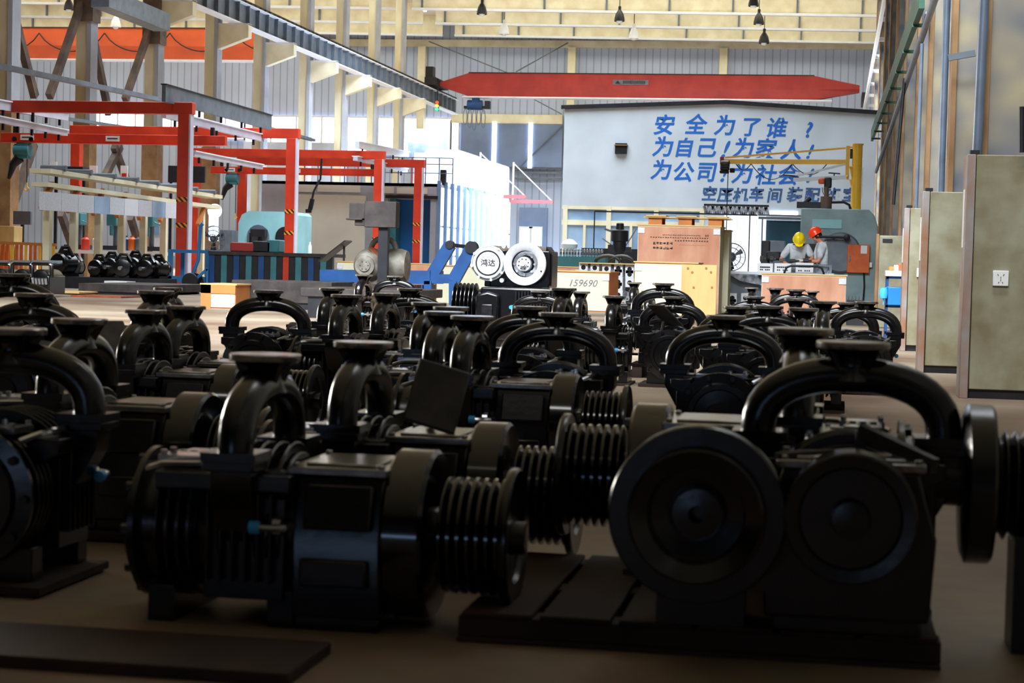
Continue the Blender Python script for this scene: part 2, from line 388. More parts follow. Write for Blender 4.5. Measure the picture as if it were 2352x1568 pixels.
# blue-grey curtain wall with two bright slits
x0, x1, z0, z1 = rect(1060, 283, 1290, 385, 120.9)
solo('hanging_curtain', MB().box(x0, x1, 120.85, 120.95, z0, z1), 'curtain', 'large blue-grey sheet hung high on the corrugated end wall', 'curtain')
for i, (u, wd) in enumerate(((1135, 7), (1218, 6))):
    x0, x1, z0, z1 = rect(u-wd/2, 279 + 2*i, u+wd/2, 386, 120.8)
    struct('window_%d' % (10+i), MB().box(x0, x1, 120.74, 120.82, z0, z1), 'win')
x0, x1, z0, z1 = rect(1193, 476, 1256, 524, 121)
struct('door_1', MB().box(x0, x1, 121.0, 121.3, 0, z1), 'curtain')
for v in (385, 396, 410): 
    a = PY(1180, v, 121); b = PY(1292, v+1, 121); struct('trim_4', MB().bar(a, b, .14), 'greysteel')
# left bay columns
cols = [10, 190, 345, 480, 590, 693, 775, 848, 908]
for i, u in enumerate(cols):
    p = PX(u, hor(u), XC)
    Y = p.y
    z1 = ZR
    o = struct('bay_column', MB().box(XC-.27, XC+.23, Y-.24, Y+.24, 0, z1), 'column', bevel=.02)
    MB().box(XC+.23, XC+.29, Y-.3, Y+.3, 0, z1).box(XC+.14, XC+.23, Y-.3, Y-.24, 0, z1).build('column_flange', 'colgrey', o, world=True)
    # corbel carrying the crane runway
    MB().prism([(XC+.29, 9.17), (XC+1.55, 9.64), (XC+1.55, 10.18), (XC+.29, 10.18)], Y-.22, Y+.22, 'Y').build('corbel', 'cream', o, world=True)
    MB().box(XC+.29, XC+1.55, Y-.24, Y+.24, 10.14, 10.2).build('corbel_plate', 'whitep', o, world=True)
    if i in (1, 2): MB().box(XC-.33, XC+.36, Y-.34, Y+.34, 8.56, 10.2).build('column_joint', 'brace', o, world=True)
    if i < 4: MB().box(XC-.29, XC+.31, Y-.32, Y+.3, 0, 5.2).build('column_base', 'brownpaint', o, world=True)
# crane runway along the columns
XR = XC + 1.0
ry0, ry1 = 46, 117.5
g = MB().box(XR-.04, XR+.04, ry0, ry1, 10.25, 11.09)
for k in range(54):
    y = ry0 + .5 + k * 1.32
    g.box(XR-.19, XR+.19, y-.04, y+.04, 10.27, 11.06)
o = struct('crane_runway_beam', g, 'greysteel')
MB().box(XR-.23, XR+.23, ry0, ry1, 10.2, 10.25).box(XR-.23, XR+.23, ry0, ry1, 11.06, 11.11).build('beam_flange', 'whitep', o, world=True)
rl = MB().box(XR-.07, XR+.07, ry0, ry1, 11.11, 11.28)
for k in range(106): rl.box(XR-.18, XR+.18, ry0+.3+k*.67, ry0+.46+k*.67, 11.11, 11.2)
rl.build('crane_rail', 'dark', o, world=True)
# second, lower lengthwise girder towards the camera
a = PX(230, -6, XC+1.8); b = PX(372, 52, XC+1.8)
struct('side_runway_beam', MB().bar(a, b, .6, .6), 'greysteel')
# right runway with brackets, white put in for the light on them
g = MB().box(1.38, 1.49, 46, 117, 10.18, 10.52)
o = struct('crane_runway_beam', g, 'whitep')
for k in range(12):
    y = 116 - k * 6.2
    MB().box(1.49, 2.7, y-.08, y+.08, 10.33, 10.49).build('bracket', 'whitep', o, world=True)
# columns of the right wall
RC = [(13.0, .96), (16.15, .93), (20.3, .93), (25.2, 1.0), (31, 1.02), (37, 1.05), (43, 1.08), (50, 1.12), (66, 1.5), (80, 1.6), (95, 1.7)]
for i, (Y, X) in enumerate(RC):
    o = struct('wall_column', MB().box(X, X+.62, Y, Y+.3, 0, ZR), 'wallface', bevel=.01)
    MB().box(X-.012, X+.03, Y-.02, Y+.32, 0, ZR).build('column_edge', 'brownpaint', o, world=True)
    struct('wall_panel', MB().box(X+.62, 3.95, Y+.1, Y+.2, 0, ZR), 'wallface')
# diagonal bracing between the left columns
br = [((22,-5),(80,222)), ((187,8),(113,222)), ((212,75),(250,262)), ((345,62),(287,230)), ((262,335),(292,418)), ((276,335),(238,412)), ((78,330),(18,505)), ((140,490),(165,560)), ((213,490),(196,560)), ((300,500),(318,560))]
for a, b in br:
    p, q = PX(*a, XC-.1), PX(*b, XC-.1)
    struct('brace_beam', MB().bar(p, q, .2, .26), 'brace')

# ------------------------------------------------------------------ cranes
def bridge_crane(name, x0, x1, Y, zt, zb, m, label, taper=(1.9, 2.6)):
    t = empty(name, (x0, Y, zb), 0, label, 'crane')
    zm = zb + (zt - zb) * .42
    def sec(yf, yb): pass
    a, b = taper
    # box girder: slanted lower web, flat bottom
    prof = [(-.38, zb), (.38, zb), (.57, zm), (.57, zt), (-.57, zt), (-.57, zm)]
    xs = [(x0, .45, .55), (x0+a, 0, 1), (x1-b, 0, 1), (x1, .35, .62)]
    vs = []; fs = []
    for (x, lo, hi) in xs:
        for (y, z) in prof:
            f = (z - zb) / (zt - zb); vs.append((x, Y + y, zb + (zt-zb) * (lo + (hi-lo) * f)))
    for i in range(3):
        for j in range(6): fs.append((i*6+j, i*6+(j+1) % 6, (i+1)*6+(j+1) % 6, (i+1)*6+j))
    fs.append((5,4,3,2,1,0)); fs.append(tuple(range(18, 24)))
    MB().add(vs, fs).build('girder', m, t, world=True, smooth=False)
    MB().box(x0+a*.8, x1-b*.6, Y-.46, Y+.46, zb-.08, zb).build('lower_flange', 'whitep', t, world=True)
    MB().box(x0+a, x1-b, Y-.62, Y+.62, zt, zt+.05).build('top_flange', 'dark', t, world=True)
    return t
p0 = YC = 111.0
p0 = PY(940, 192, YC); p1 = PY(1974, 210, YC)
zt = PY(1450, 173, YC).z; zb = PY(1450, 226, YC).z
cr = bridge_crane('overhead_crane', XR + .3, p1.x, YC, zt, zb, 'crane', 'red single-girder overhead crane spanning the hall above the slogan wall')
xa, xb, za, zc = rect(1408, 183, 1489, 195, YC-.6)
pl = MB().box(xa, xb, YC-.62, YC-.58, za, zc).build('warning_plate', 'greysteel', cr, world=True); pl['label'] = 'grey warning plate on the girder'
tm = MB(); tm.prism([(xa+.12, za+.05), (xa+.46, za+.05), (xa+.29, zc-.05)], YC-.65, YC-.62, 'Y')
tm.build('warning_triangle', 'ink', pl); pl.children[0].location = -(cr.location)
tt = MB()
random.seed(3)
for k in range(16):
    xx = xa + .6 + k * .084; tt.box(xx, xx+.05, YC-.64, YC-.62, za+.05+random.random()*.02, zc-.05)
oo = tt.build('plate_lettering', 'ink', pl); oo.location = -(cr.location)
# end carriages
MB().box(XR-.2, XR+.45, YC-1.9, YC+1.9, 11.3, 11.75).obox((XR, YC-1.2, 12.0), (.45, .7, .8)).build('end_carriage', 'dark', cr, world=True)
MB().box(1.25, 1.5, YC-1.9, YC+1.9, 10.55, 11.1).build('end_carriage', 'dark', cr, world=True)
# hoist with its hanging chains
p = PY(1093, 236, YC)
h = empty('electric_hoist', (p.x, YC, p.z - .7), 0, 'blue electric hoist with looped cables under the red overhead crane', 'hoist')
MB().cyl((p.x-.5, YC, p.z-.14), (p.x+.4, YC, p.z-.14), .3).box(p.x-.2, p.x+.2, YC-.25, YC+.25, p.z-.1, zb-.09).build('motor_body', 'blue', h, world=True)
MB().box(p.x-.7, p.x+.75, YC-.2, YC+.2, p.z-.36, p.z-.2).obox((p.x+.75, YC-.15, p.z-.14), (.3, .4, .48)).build('trolley', 'dark', h, world=True)
ch = MB()
for k in range(5):
    xx = p.x - .6 + k * .27; L = .95 + .16 * ((k * 7) % 3)
    ch.tube([(xx + .12 * math.cos(a), YC-.2 + .04*k, p.z - .4 - L/2 + L/2 * math.sin(a)) for a in [2*PI*i/14 for i in range(14)]], .025, 5, closed=True)
ch.build('hanging_cable', 'greysteel', h, world=True)
p = PY(1004, 243, YC-1.5)
s = empty('signal_light', (p.x, YC-1.5, p.z-.4), 0, 'small traffic-light signal under the left end of the red overhead crane', 'signal light')
MB().box(p.x-.09, p.x+.09, YC-1.5, YC-1.36, p.z-.3, p.z+.32).box(p.x-.03, p.x+.03, YC-1.45, YC-1.4, p.z+.3, zb+.9).box(p.x-.03, p.x+.03, YC-1.45, YC-.3, zb+.84, zb+.9).build('housing', 'dark', s, world=True)
for k, mm in enumerate(('sigred', 'sigyel', 'siggreen')):
    MB().cyl((p.x, YC-1.57, p.z+.2-.2*k), (p.x, YC-1.5, p.z+.2-.2*k), .09).build('lamp', mm, s, world=True)
# orange crane of the left bay
p0 = YO = 112.0
p0 = PY(-60, 68, YO); p1 = PY(548, 140, YO)
zt = PY(250, 67, YO).z; zb = PY(250, 137, YO).z
o2 = bridge_crane('overhead_crane', p0.x, p1.x+1.3, YO, zt, zb, 'orange', 'orange overhead crane in the left bay behind the row of cream columns', taper=(.2, .3))
for k in range(5):
    ua = 20 + k * 150
    fe = MB(); pts = []
    for i in range(13):
        t = i / 12; v = 76 + 42 * (1 - (2*t-1)**2) ** .8
        pts.append(PY(ua - 80 + 150 * t, v, YO-.75))
    fe.tube(pts, .04, 5).build('festoon_cable', 'dark', o2, world=True)

# ------------------------------------------------------------------ high bay lamps
lamps = [(1423,38,'d','dark bell lamp over the middle of the red crane'), (1743,45,'d','dark bell lamp, middle of the three hanging over the right end of the red crane'), (1755,89,'d','dark bell lamp, lowest of the three hanging over the right end of the red crane'),
         (1731,3,'d','dark bell lamp cut by the picture top above the right end of the red crane'), (1107,22,'d','dark bell lamp hanging above the left half of the red crane'), (1158,68,'w','white bell lamp hanging above the hoist of the red crane'),
         (1456,78,'w','white bell lamp hanging just above the warning plate of the red crane'), (266,52,'w','pale bell lamp hanging above the orange crane, between two columns'), (158,12,'d','dark bell lamp at the picture top beside the second cream column'),
         (548,50,'w','pale bell lamp hanging above the runway near the fourth cream column')]
def lamp(u, v, k, label):
    Y = 108.5 - (v < 60) * 4 - (v < 30) * 3
    p = PY(u, v, Y); r = 12.0 * Y / F
    t = empty('high_bay_lamp', (p.x, Y, p.z-.34), 0, label, 'lamp', 'bell lamps under the roof')
    d = 'dark' if k == 'd' else 'whitep'
    MB().lathe([(r, -.27), (r*.98, -.13), (r*.8, .11), (r*.45, .3), (r*.28, .36), (r*.28, .56), (.01, .6)], (0,0,.34), n=20, cap=False).build('lamp_shade', d, t)
    MB().lathe([(.03, -.38), (.13, -.35), (.17, -.24), (.13, 0)], (0,0,.34), n=12).build('bulb', 'plastic', t)
    MB().cyl((0,0,.9), (0,0, ZR - (p.z-.34)), .025, n=6).build('rod', 'dark', t)
for l in lamps: lamp(*l)
# ================================================================== RED GANTRY PORTALS
XG = -16.3; XGL = -23.2
def gantry(Y, ztop, label, left=True, uL=None, XG=-16.3):
    t = empty('gantry_portal', (XG, Y, 0), 0, label, 'gantry', 'red gantry portals')
    XL = XGL if uL is None else PY(uL, 400, Y).x
    MB().box(XL-.2, XG+.22, Y-.14, Y+.14, ztop-.3, ztop).build('cross_beam', 'red', t, world=True, bevel=.015)
    for x, nm in ((XG, 1), (XL, 0)):
        l = MB().box(x-.15, x+.15, Y-.15, Y+.15, 0.02, ztop-.3)
        l.box(x-.28, x+.28, Y-.28, Y+.28, 0, .03)
        l.prism([(x-.28, .03), (x-.15, .35), (x+.15, .35), (x+.28, .03)], Y-.01, Y+.01, 'Y')
        o = l.build('post', 'red', t, world=True, bevel=.01)
        if nm:
            MB().box(x+.15, x+.19, Y-.16, Y+.1, .3, ztop-.3).build('light_strip', 'lilac', o, world=True)
            for z in (1.5, 2.15): MB().box(x-.155, x+.155, Y-.156, Y+.156, z, z+.12).build('hazard_band', 'hazard', o, world=True)
    return t
gantry(45.5, 4.66, 'red gantry portal nearest to the viewer, with hazard bands low on its tall post', uL=-60)
gantry(55, 4.72, 'red gantry portal second from the viewer, its post in front of the pale blue machine')
gantry(66, 4.74, 'red gantry portal third from the viewer, its post behind the rusty grey compressor')
gantry(69.8, 4.66, 'red gantry portal furthest away, its post in front of the blue booth doorway', XG=PY(962, 400, 69.8).x, uL=557)
# travelling girders hung between the portals
def girder(u0, u1, v, Y, h, label, lbls):
    a, b = PY(u0, v, Y), PY(u1, v + .0 * (u1-u0), Y)
    t = solo('hoist_girder', MB().box(a.x, b.x, Y-.1, Y+.1, a.z-h, a.z), 'red', label, 'girder', 'red hoist girders', bevel=.01)
    MB().box(a.x, b.x, Y-.16, Y+.16, a.z-h-.02, a.z-h).build('lower_flange', 'red', t, world=True)
    for lu in lbls:
        q = PY(lu, v+11, Y)
        o = MB().box(q.x-.2, q.x+.2, Y-.12, Y-.1, a.z-h*.8, a.z-h*.2).build('white_sticker', 'plastic', t, world=True)
        MB().box(q.x-.15, q.x+.15, Y-.125, Y-.118, a.z-h*.55, a.z-h*.42).build('sticker_lettering', 'ink', o); o.children[0].location = -t.location
    for xx in (a.x+.4, b.x-.4):
        MB().box(xx-.05, xx+.05, Y-.05, Y+.05, a.z, 4.36).build('hanger', 'dark', t, world=True)
    return a, b
girder(5, 520, 305, 50, .25, 'red hoist girder with white stickers across the left side, carrying the blue hoist', (66, 262))
girder(486, 880, 382, 68, .24, 'red hoist girder with white stickers further back, between the second and fourth portals', (530, 680))
# lengthwise rails
def rail(name, a, b, X, wd, hd, m, label):
    p, q = PX(*a, X), PX(*b, X)
    t = solo(name, MB().bar(p, q, wd, hd), m, label, 'rail')
    tp = Vector((0, 0, hd/2 + .015))
    MB().bar(p + tp, q + tp, wd*1.6, .03).build('top_flange', 'dark' if m == 'greysteel' else 'whitep', t, world=True)
    if p.y < 45.5 < q.y:
        c = p.lerp(q, (45.5-p.y)/(q.y-p.y))
        if c.z + hd/2 < 4.36: MB().box(c.x-.03, c.x+.03, 45.47, 45.53, c.z+hd/2, 4.36).build('hanger', 'dark', t, world=True)
    n = 5
    for k in range(n):
        c = p.lerp(q, (k + .5) / n); MB().box(c.x-.03, c.x+.03, c.y-.03, c.y+.03, c.z-hd/2-.16, c.z-hd/2).build('hanger', 'dark', t, world=True)
rail('crane_rail', (376, 214), (620, 282), -16.6, .1, .42, 'greysteel', 'grey steel rail beam running back over the nearest and second red portals')
rail('crane_rail', (376, 262), (602, 318), -17.3, .14, .2, 'lilac', 'lilac-white rail hanging under the grey rail beam between the first portals')
rail('crane_rail', (440, 353), (598, 384), -17.0, .16, .12, 'lilac', 'lilac-white rail hanging low to the right of the nearest red post')
rail('crane_rail', (-10, 240), (152, 268), -21.0, .14, .22, 'lilac', 'lilac-white rail running back under the nearest red beam at the left edge')
rail('crane_rail', (-10, 274), (150, 306), -20.4, .14, .14, 'lilac', 'short lilac-white rail above the blue hoist at the left edge')
rail('crane_rail', (816, 364), (932, 392), -17.0, .16, .14, 'lilac', 'lilac-white rail hanging between the third and furthest red portals')
rail('crane_rail', (820, 333), (935, 356), -17.0, .16, .22, 'whitep', 'white rail above the third red portal')
p, q = PX(-10, 150, -19.3), PX(420, 240, -19.3)
t = solo('cable_tray', MB().bar(p, q, .18, .12), 'greysteel', 'long grey cable tray sloping across the first cream columns at the left', 'cable tray')
p, q = PX(420, 240, -19.3), PX(720, 322, -19.3)
t = solo('cable_tray', MB().bar(p, q, .16, .1), 'greysteel', 'thin grey cable tray continuing behind the second red portal', 'cable tray')
p, q = PX(0, 250, -24), PX(420, 312, -24)
solo('cable_tray', MB().bar(p, q, .16, .1), 'greysteel', 'lower grey cable tray behind the second red beam at the left', 'cable tray')
# blue hoists
def hoist(u, v, Y, k, label):
    p = PY(u, v, Y)
    t = empty('chain_hoist', (p.x, Y, p.z - .3), 0, label, 'hoist', 'blue chain hoists under the red girders')
    MB().cyl((-.26,0,.3), (.2,0,.3), .2).obox((0,0,.3), (.34,.3,.46)).build('motor_body', 'teal', t, bevel=.02)
    MB().box(-.3,.35,-.06,.06,.52,.62).cyl((-.24,-.12,.62),(-.24,.12,.62),.07).cyl((.26,-.12,.62),(.26,.12,.62),.07).build('trolley', 'dark', t)
    MB().tube([(-.1,-.05,.1), (-.3,-.05,-.1), (-.42,-.05,-.5)], [.16,.12,.05], 10).build('chain_bag', 'dark', t)
    MB().cyl((.1,0,.1), (.1,0,-k), .014, n=6).build('chain', 'dark', t)
    MB().tube([(.1,0,-k), (.1,0,-k-.1), (.17,0,-k-.16), (.1,0,-k-.24), (.03,0,-k-.18)], .022, 6).build('hook', 'yellow', t)
hoist(55, 346, 50, .6, 'blue chain hoist with its dark chain bag, at the left edge under the nearer girder')
hoist(536, 410, 68, 1.0, 'blue chain hoist under the further red girder beside the pale blue machine')
t = empty('control_pendant', PY(378, 410, 50), 0, 'black control pendant hanging on its cable in front of the beige booth panel', 'pendant')
t.location = PY(712, 466, 67.8)
MB().tube([(.42, 0, 1.7), (.38, 0, .9), (.14, 0, .45), (.08, 0, .15)], .04, 6).build('cable', 'dark', t)
MB().obox((.05,0,-.05), (.16,.12,.42), (0,R(12),0)).obox((-.05,0,-.3), (.22,.12,.14)).build('button_box', 'dark', t, bevel=.02)

# ================================================================== LEFT WORK AREA
# white sheet-metal duct and roller conveyor running back along the columns
X = -16.95
p, q = PX(96, 461, X), PX(404, 484, X)
t = empty('sheet_metal_duct', (X, p.y, 2.0), 0, 'shiny white sheet-metal duct strip running behind the nearest red post', 'duct')
n = 9
for k in range(n):
    a, b = p.lerp(q, k/n), p.lerp(q, (k+1)/n-.004)
    MB().bar(a, b, .12, .40).build('duct_panel', ('silver', 'win2', 'silver', 'glass')[k % 4] if k != 1 else 'silver', t, world=True)
for c in t.children:
    if c.data.materials[0].name.startswith('daylit'): c.data.materials[0] = M['plastic']
X = -17.5
p, q = PX(92, 392, X), PX(492, 452, X)
t = empty('roller_conveyor', (X, p.y, 0), 0, 'cream overhead conveyor frame on posts behind the white duct at the left', 'conveyor')
MB().bar(p, q, .5, .1).bar(p + Vector((0,0,-.3)), q + Vector((0,0,-.3)), .4, .1).build('frame_rail', 'cream', t, world=True)
for k in range(8):
    c = p.lerp(q, (k+.3)/8)
    MB().box(c.x-.08, c.x+.08, c.y-.08, c.y+.08, 0, c.z-.3).build('post', 'cream', t, world=True)
    MB().bar(c + Vector((.1,0,-.25)), c + Vector((.1,-.6,-.85)), .1, .1).build('angled_bracket', 'orwood', t, world=True)
    MB().cyl(c + Vector((-.3,.3,.1)), c + Vector((.3,.3,.1)), .07, n=10).build('roller', 'greysteel', t, world=True)
# white work shelf with small machines below the duct
x0, x1, z0, z1 = rect(118, 572, 384, 582, 50)
t = solo('work_shelf', MB().box(x0, x1, 49.6, 50.6, z1-.1, z1), 'plastic', 'long pale work shelf behind the row of black motors at the left', 'bench')
for k in range(6):
    xx = x0 + (x1-x0)*(k+.5)/6; MB().box(xx-.05, xx+.05, 49.7, 49.8, 0, z1-.1).build('leg', 'greysteel', t, world=True)
# grey tool boards and small boxes along the wall behind
def box_thing(name, u0, v0, u1, v1, Y, dp, m, label, cat, floor=False, bevel=.01, group=None):
    x0, x1, z0, z1 = rect(u0, v0, u1, v1, Y)
    if floor: z0 = 0
    return solo(name, MB().box(x0, x1, Y, Y+dp, z0, z1), m, label, cat, group, bevel=bevel)
t = box_thing('card_holder', 30, 484, 70, 516, 47, .1, 'greysteel', 'pair of pale control cards on a tilted panel beside the first conveyor post', 'panel'); q = PY(50,500,47); MB().box(q.x-.04,q.x+.04,47.02,47.08,0,q.z).build('post', 'dark', t, world=True)
t = box_thing('carton', -20, 518, 32, 556, 44, .5, 'pine', 'pale yellow carton standing at the left edge above the orange railing', 'carton', floor=True)
t = box_thing('notice_board', 386, 380, 470, 420, 57, .1, 'dark', 'dark board hanging between columns behind the nearest red post', 'board'); q = PY(392,400,57); MB().box(q.x-.04,q.x+.04,57.02,57.08,0,q.z).build('post', 'dark', t, world=True)
t = box_thing('shelf_board', 118, 436-55, 190, 400, 53, .5, 'dark', 'dark shelf board standing on two posts beside the second cream column', 'shelf')
for uu in (122, 186): q = PY(uu,395,53); MB().box(q.x-.04,q.x+.04,53.2,53.28,0,q.z).build('post', 'dark', t, world=True)
for (u, v, lb) in ((122, 393, 'white notice with a red mark left of the second column'), (214, 402, 'white notice with a red mark between the second and third columns'), (285, 402, 'white notice sheet beside the third column')):
    x0, x1, z0, z1 = rect(u-8, v-22, u+8, v+12, 56)
    t = solo('wall_notice', MB().box(x0, x1, 56, 56.03, z0, z1), 'plastic', lb, 'notice', 'notices between the columns')
    MB().box(x0+.05, x0+.2, 55.98, 56, z0+.1, z0+.22).build('red_mark', 'red', t, world=True)
# small machines on the shelf
def drill(u, v, Y, label):
    p = PY(u, v, Y); z = p.z
    t = empty('bench_machine', (p.x, Y, z), 0, label, 'machine', 'bench machines on the pale work shelf')
    MB().box(-.35,.35,-.2,.3,0,.12).build('base', 'dark', t)
    MB().cyl((0,.1,.1), (0,.1,.8), .07).build('column', 'greysteel', t)
    MB().obox((0,0,.85), (.3,.5,.35)).cyl((0,-.2,.4),(0,-.2,.7),.06).build('drill_head', 'teal', t, bevel=.03)
    MB().tube([(.15,-.1,.8),(.4,-.2,.7)], .02, 6).build('lever', 'steel', t)
drill(180, 572, 50.1, 'small bench machine standing in front of the second column')
drill(262, 574, 50.1, 'small bench machine with a lever in the middle of the pale work shelf')
drill(345, 576, 50.1, 'small bench machine near the nearest red post')
for (u, m, lb) in ((196, 'red', 'red can on the work shelf left of the middle machine'), (222, 'plastic', 'white can on the work shelf between the first two machines'), (289, 'blue', 'blue can on the work shelf right of the middle machine'), (303, 'orbox', 'orange can on the work shelf right of the middle machine'), (320, 'greysteel', 'grey can on the work shelf beside the right machine')):
    p = PY(u, 574, 49.9)
    solo('can', MB().lathe([(.1,0),(.12,.02),(.12,.3),(.05,.36),(.05,.4)], (p.x, 49.9, p.z), n=14), m, lb, 'can', 'cans on the work shelf')
# grey pillar machine with a white round light behind
x0, x1, z0, z1 = rect(352, 500, 370, 572, 52)
t = solo('narrow_cabinet', MB().box(x0, x1, 52, 52.5, 0, z1), 'plastic', 'narrow white cabinet standing left of the nearest red post', 'cabinet')
MB().box(x0+.05, x1-.05, 51.97, 52, z1-.5, z1-.2).build('cabinet_display', 'glass', t, world=True)

# orange railing with odds and ends at the far left
x0, x1, z0, z1 = rect(-40, 556, 128, 612, 43)
t = empty('orange_railing', ((x0+x1)/2, 43, 0), 0, 'orange railing with upright bars along the left edge', 'railing')
MB().bar((x0,43,z1),(x1,43,z1-.02),.07).bar((x0,43,.2),(x1,43,.2),.06).build('rail', 'orwood', t, world=True)
for k in range(16):
    xx = x0 + (x1-x0)*(k+.5)/16
    MB().box(xx-.03, xx+.03, 42.97, 43.03, 0, z1).build('bar', 'yellow' if k % 3 == 0 else 'orbox', t, world=True)
t = box_thing('plywood_sheet', -30, 562, 22, 606, 43.6, .05, 'orwood', 'brown board leaning behind the orange railing at the left edge', 'board', floor=True)
t = box_thing('white_frame_box', 34, 562, 54, 600, 44, .4, 'plastic', 'white framed box behind the orange railing', 'box', floor=True)
t = box_thing('red_crate', 90, 560, 112, 604, 44.2, .4, 'crane', 'dark red crate behind the right end of the orange railing', 'crate', floor=True)

# bare motors in a row on a low steel rack
x0, x1, z0, z1 = rect(140, 634, 385, 646, 40)
t = solo('low_rack', MB().box(x0, x1, 39.6, 40.6, z1-.12, z1).box(x0,x1,39.6,39.75,0,z1-.12).box(x0,x1,40.4,40.55,0,z1-.12), 'dark', 'low dark rack holding the row of black motors at the left', 'rack')
zr = z1
def motor(u, s, label, rz, Y=40.1, z=None):
    p = PY(u, 620, Y); z = zr if z is None else z
    t = empty('electric_motor', (p.x, Y, z), rz, label, 'motor', 'black motors on the low rack')
    MB().lathe([(.16*s,-.3*s),(.26*s,-.28*s),(.28*s,-.2*s),(.26*s,-.18*s),(.26*s,.2*s),(.28*s,.22*s),(.26*s,.3*s),(.15*s,.34*s)], (0,0,.3*s), 'X', 20).box(-.2*s,.2*s,-.22*s,.22*s,0,.08*s).build('motor_body', 'black', t)
    MB().cyl((-.3*s,0,.3*s), (-.5*s,0,.3*s), .06*s).build('shaft', 'steel', t)
    MB().obox((0,0,.6*s),(.22*s,.22*s,.12*s)).build('terminal_box', 'black2', t)
    MB().tube([(.0,-.25*s,.5*s),(.0,-.1*s,.72*s),(.0,.1*s,.72*s),(.0,.25*s,.5*s)], .05*s, 8).build('manifold', 'black', t)
for i, (u, s, rz, lb) in enumerate(((150,1.05,1.2,'black motor at the left end of the low rack, the largest in the row'), (172,.8,1.6,'black motor second from the left end of the low rack'), (228,.8,1.3,'small black motor in the left half of the low rack'),
        (258,.9,1.5,'black motor with an arched pipe near the middle of the low rack'), (284,.85,1.7,'black motor right of the one with the arched pipe'), (312,.95,1.4,'black motor with a shiny end facing out on the low rack'), (338,.85,1.5,'black motor second from the right end of the low rack'), (364,.85,1.2,'black motor at the right end of the low rack'))):
    motor(u, s*.86, lb, rz, Y=39.95 + .25 * (i % 2))
# engine-like machines on pallet at left (cylinder heads with shiny tops)
for i, (u, lb) in enumerate(((18, 'black machine with a shiny top rail at the very left edge'), (68, 'black machine with a shiny top rail, middle of the trio at the left edge'), (112, 'black machine with a shiny top rail, right one of the trio at the left edge'))):
    Y = 31.5 - .0 * i
    p = PY(u, 604, Y)
    t = empty('engine_block', (p.x, Y, 0.05), 0, lb, 'machine', 'black machines with shiny top rails')
    hh = p.z
    MB().box(-.17,.17,-.35,.35,0,hh*.55).lathe([(.1,-.36),(.17,-.34),(.17,.3)], (.0,0,hh*.45), 'Y', 16).build('block', 'black', t, bevel=.02)
    MB().tube([(-.19,-.3,hh*.5),(-.19,-.3,hh*.85),(-.14,-.3,hh-.06),(.14,-.3,hh-.06),(.19,-.3,hh*.85),(.19,-.3,hh*.5)], .035, 8).build('arched_pipe', 'black', t)
    MB().box(-.17,.17,-.36,.2,hh-.04,hh).build('top_rail', 'steel', t)
    for k in range(5): MB().cyl((-.12+.06*k,-.37,hh*.3), (-.12+.06*k,-.41,hh*.3+.1), .025, n=8).build('bolt', 'steel', t)
# low steel plates lying on trestles
def plate(u0, v0, u1, Y, dp, th, m, label, foot=.0):
    p, q = PY(u0, v0, Y), PY(u1, v0 + .026*(u1-u0), Y)
    t = empty('steel_plate', ((p.x+q.x)/2, Y, 0), 0, label, 'steel plate', 'steel plates stacked low on the floor')
    MB().box(p.x, q.x, Y, Y+dp, p.z-th, p.z).build('plate', m, t, world=True, bevel=.01)
    for ya in (Y+.03, Y+dp-.15): MB().box(p.x+.1, q.x-.1, ya, ya+.12, 0, p.z-th).build('support_beam', 'dark', t, world=True)
plate(180, 650, 352, 34.5, 3.0, .16, 'rust', 'dark steel plate on a support, behind the pale strip of floor at the left')
plate(162, 677, 278, 32.0, 1.0, .1, 'rustor', 'rusty orange steel beam lying in front of the dark plate at the left')
plate(118, 668, 182, 33.6, 1.0, .04, 'pine', 'small tan board on the floor right of the shiny-railed machines')
plate(532, 642, 762, 28.2, 1.4, .34, 'rust', 'thick dark steel slab stack behind the arched pipe, right of the small wooden crate')
plate(690, 660, 950, 24.5, 1.9, .12, 'rust', 'long dark steel slab in front of the rusty grey compressor')
p = PY(362, 652, 40)
solo('white_block', MB().box(p.x-.25,p.x+.25,37.5,38,0,.22), 'plastic', 'small white block on the floor left of the nearest red post', 'block')
# small wooden crate
def crate(u0, v0, u1, Y, dp, face, side, label, base=0.0, frame=None, clips=True, extra=None):
    p, q = PY(u0, v0, Y), PY(u1, v0 + .02*(u1-u0), Y)
    t = empty('wooden_crate', ((p.x+q.x)/2, Y, base), 0, label, 'crate', 'wooden crates')
    z = p.z
    MB().box(p.x, q.x, Y, Y+dp, base, z).build('crate_body', side, t, world=True)
    MB().box(p.x+.01, q.x-.01, Y-.015, Y, base+.02, z-.02).build('front_panel', face, t, world=True)
    MB().box(p.x-.02, q.x+.02, Y-.02, Y+dp, z, z+.02).build('lid', 'pine', t, world=True)
    if clips:
        for x in (p.x+.06, q.x-.06):
            MB().box(x-.06, x+.06, Y-.03, Y-.015, z-.14, z-.04).build('metal_clip', 'silver', t, world=True)
    return t, p.x, q.x, z
t, a, b, z = crate(463, 653, 542, 27.5, 1.0, 'palewood', 'orwood', 'small wooden crate with an orange frame and pale side, left of the thick steel slab', clips=False)
MB().box(a, a+.16, 27.47, 27.49, 0, z).box(a, b, 27.47, 27.49, z-.13, z).build('orange_frame', 'orwood', t, world=True)

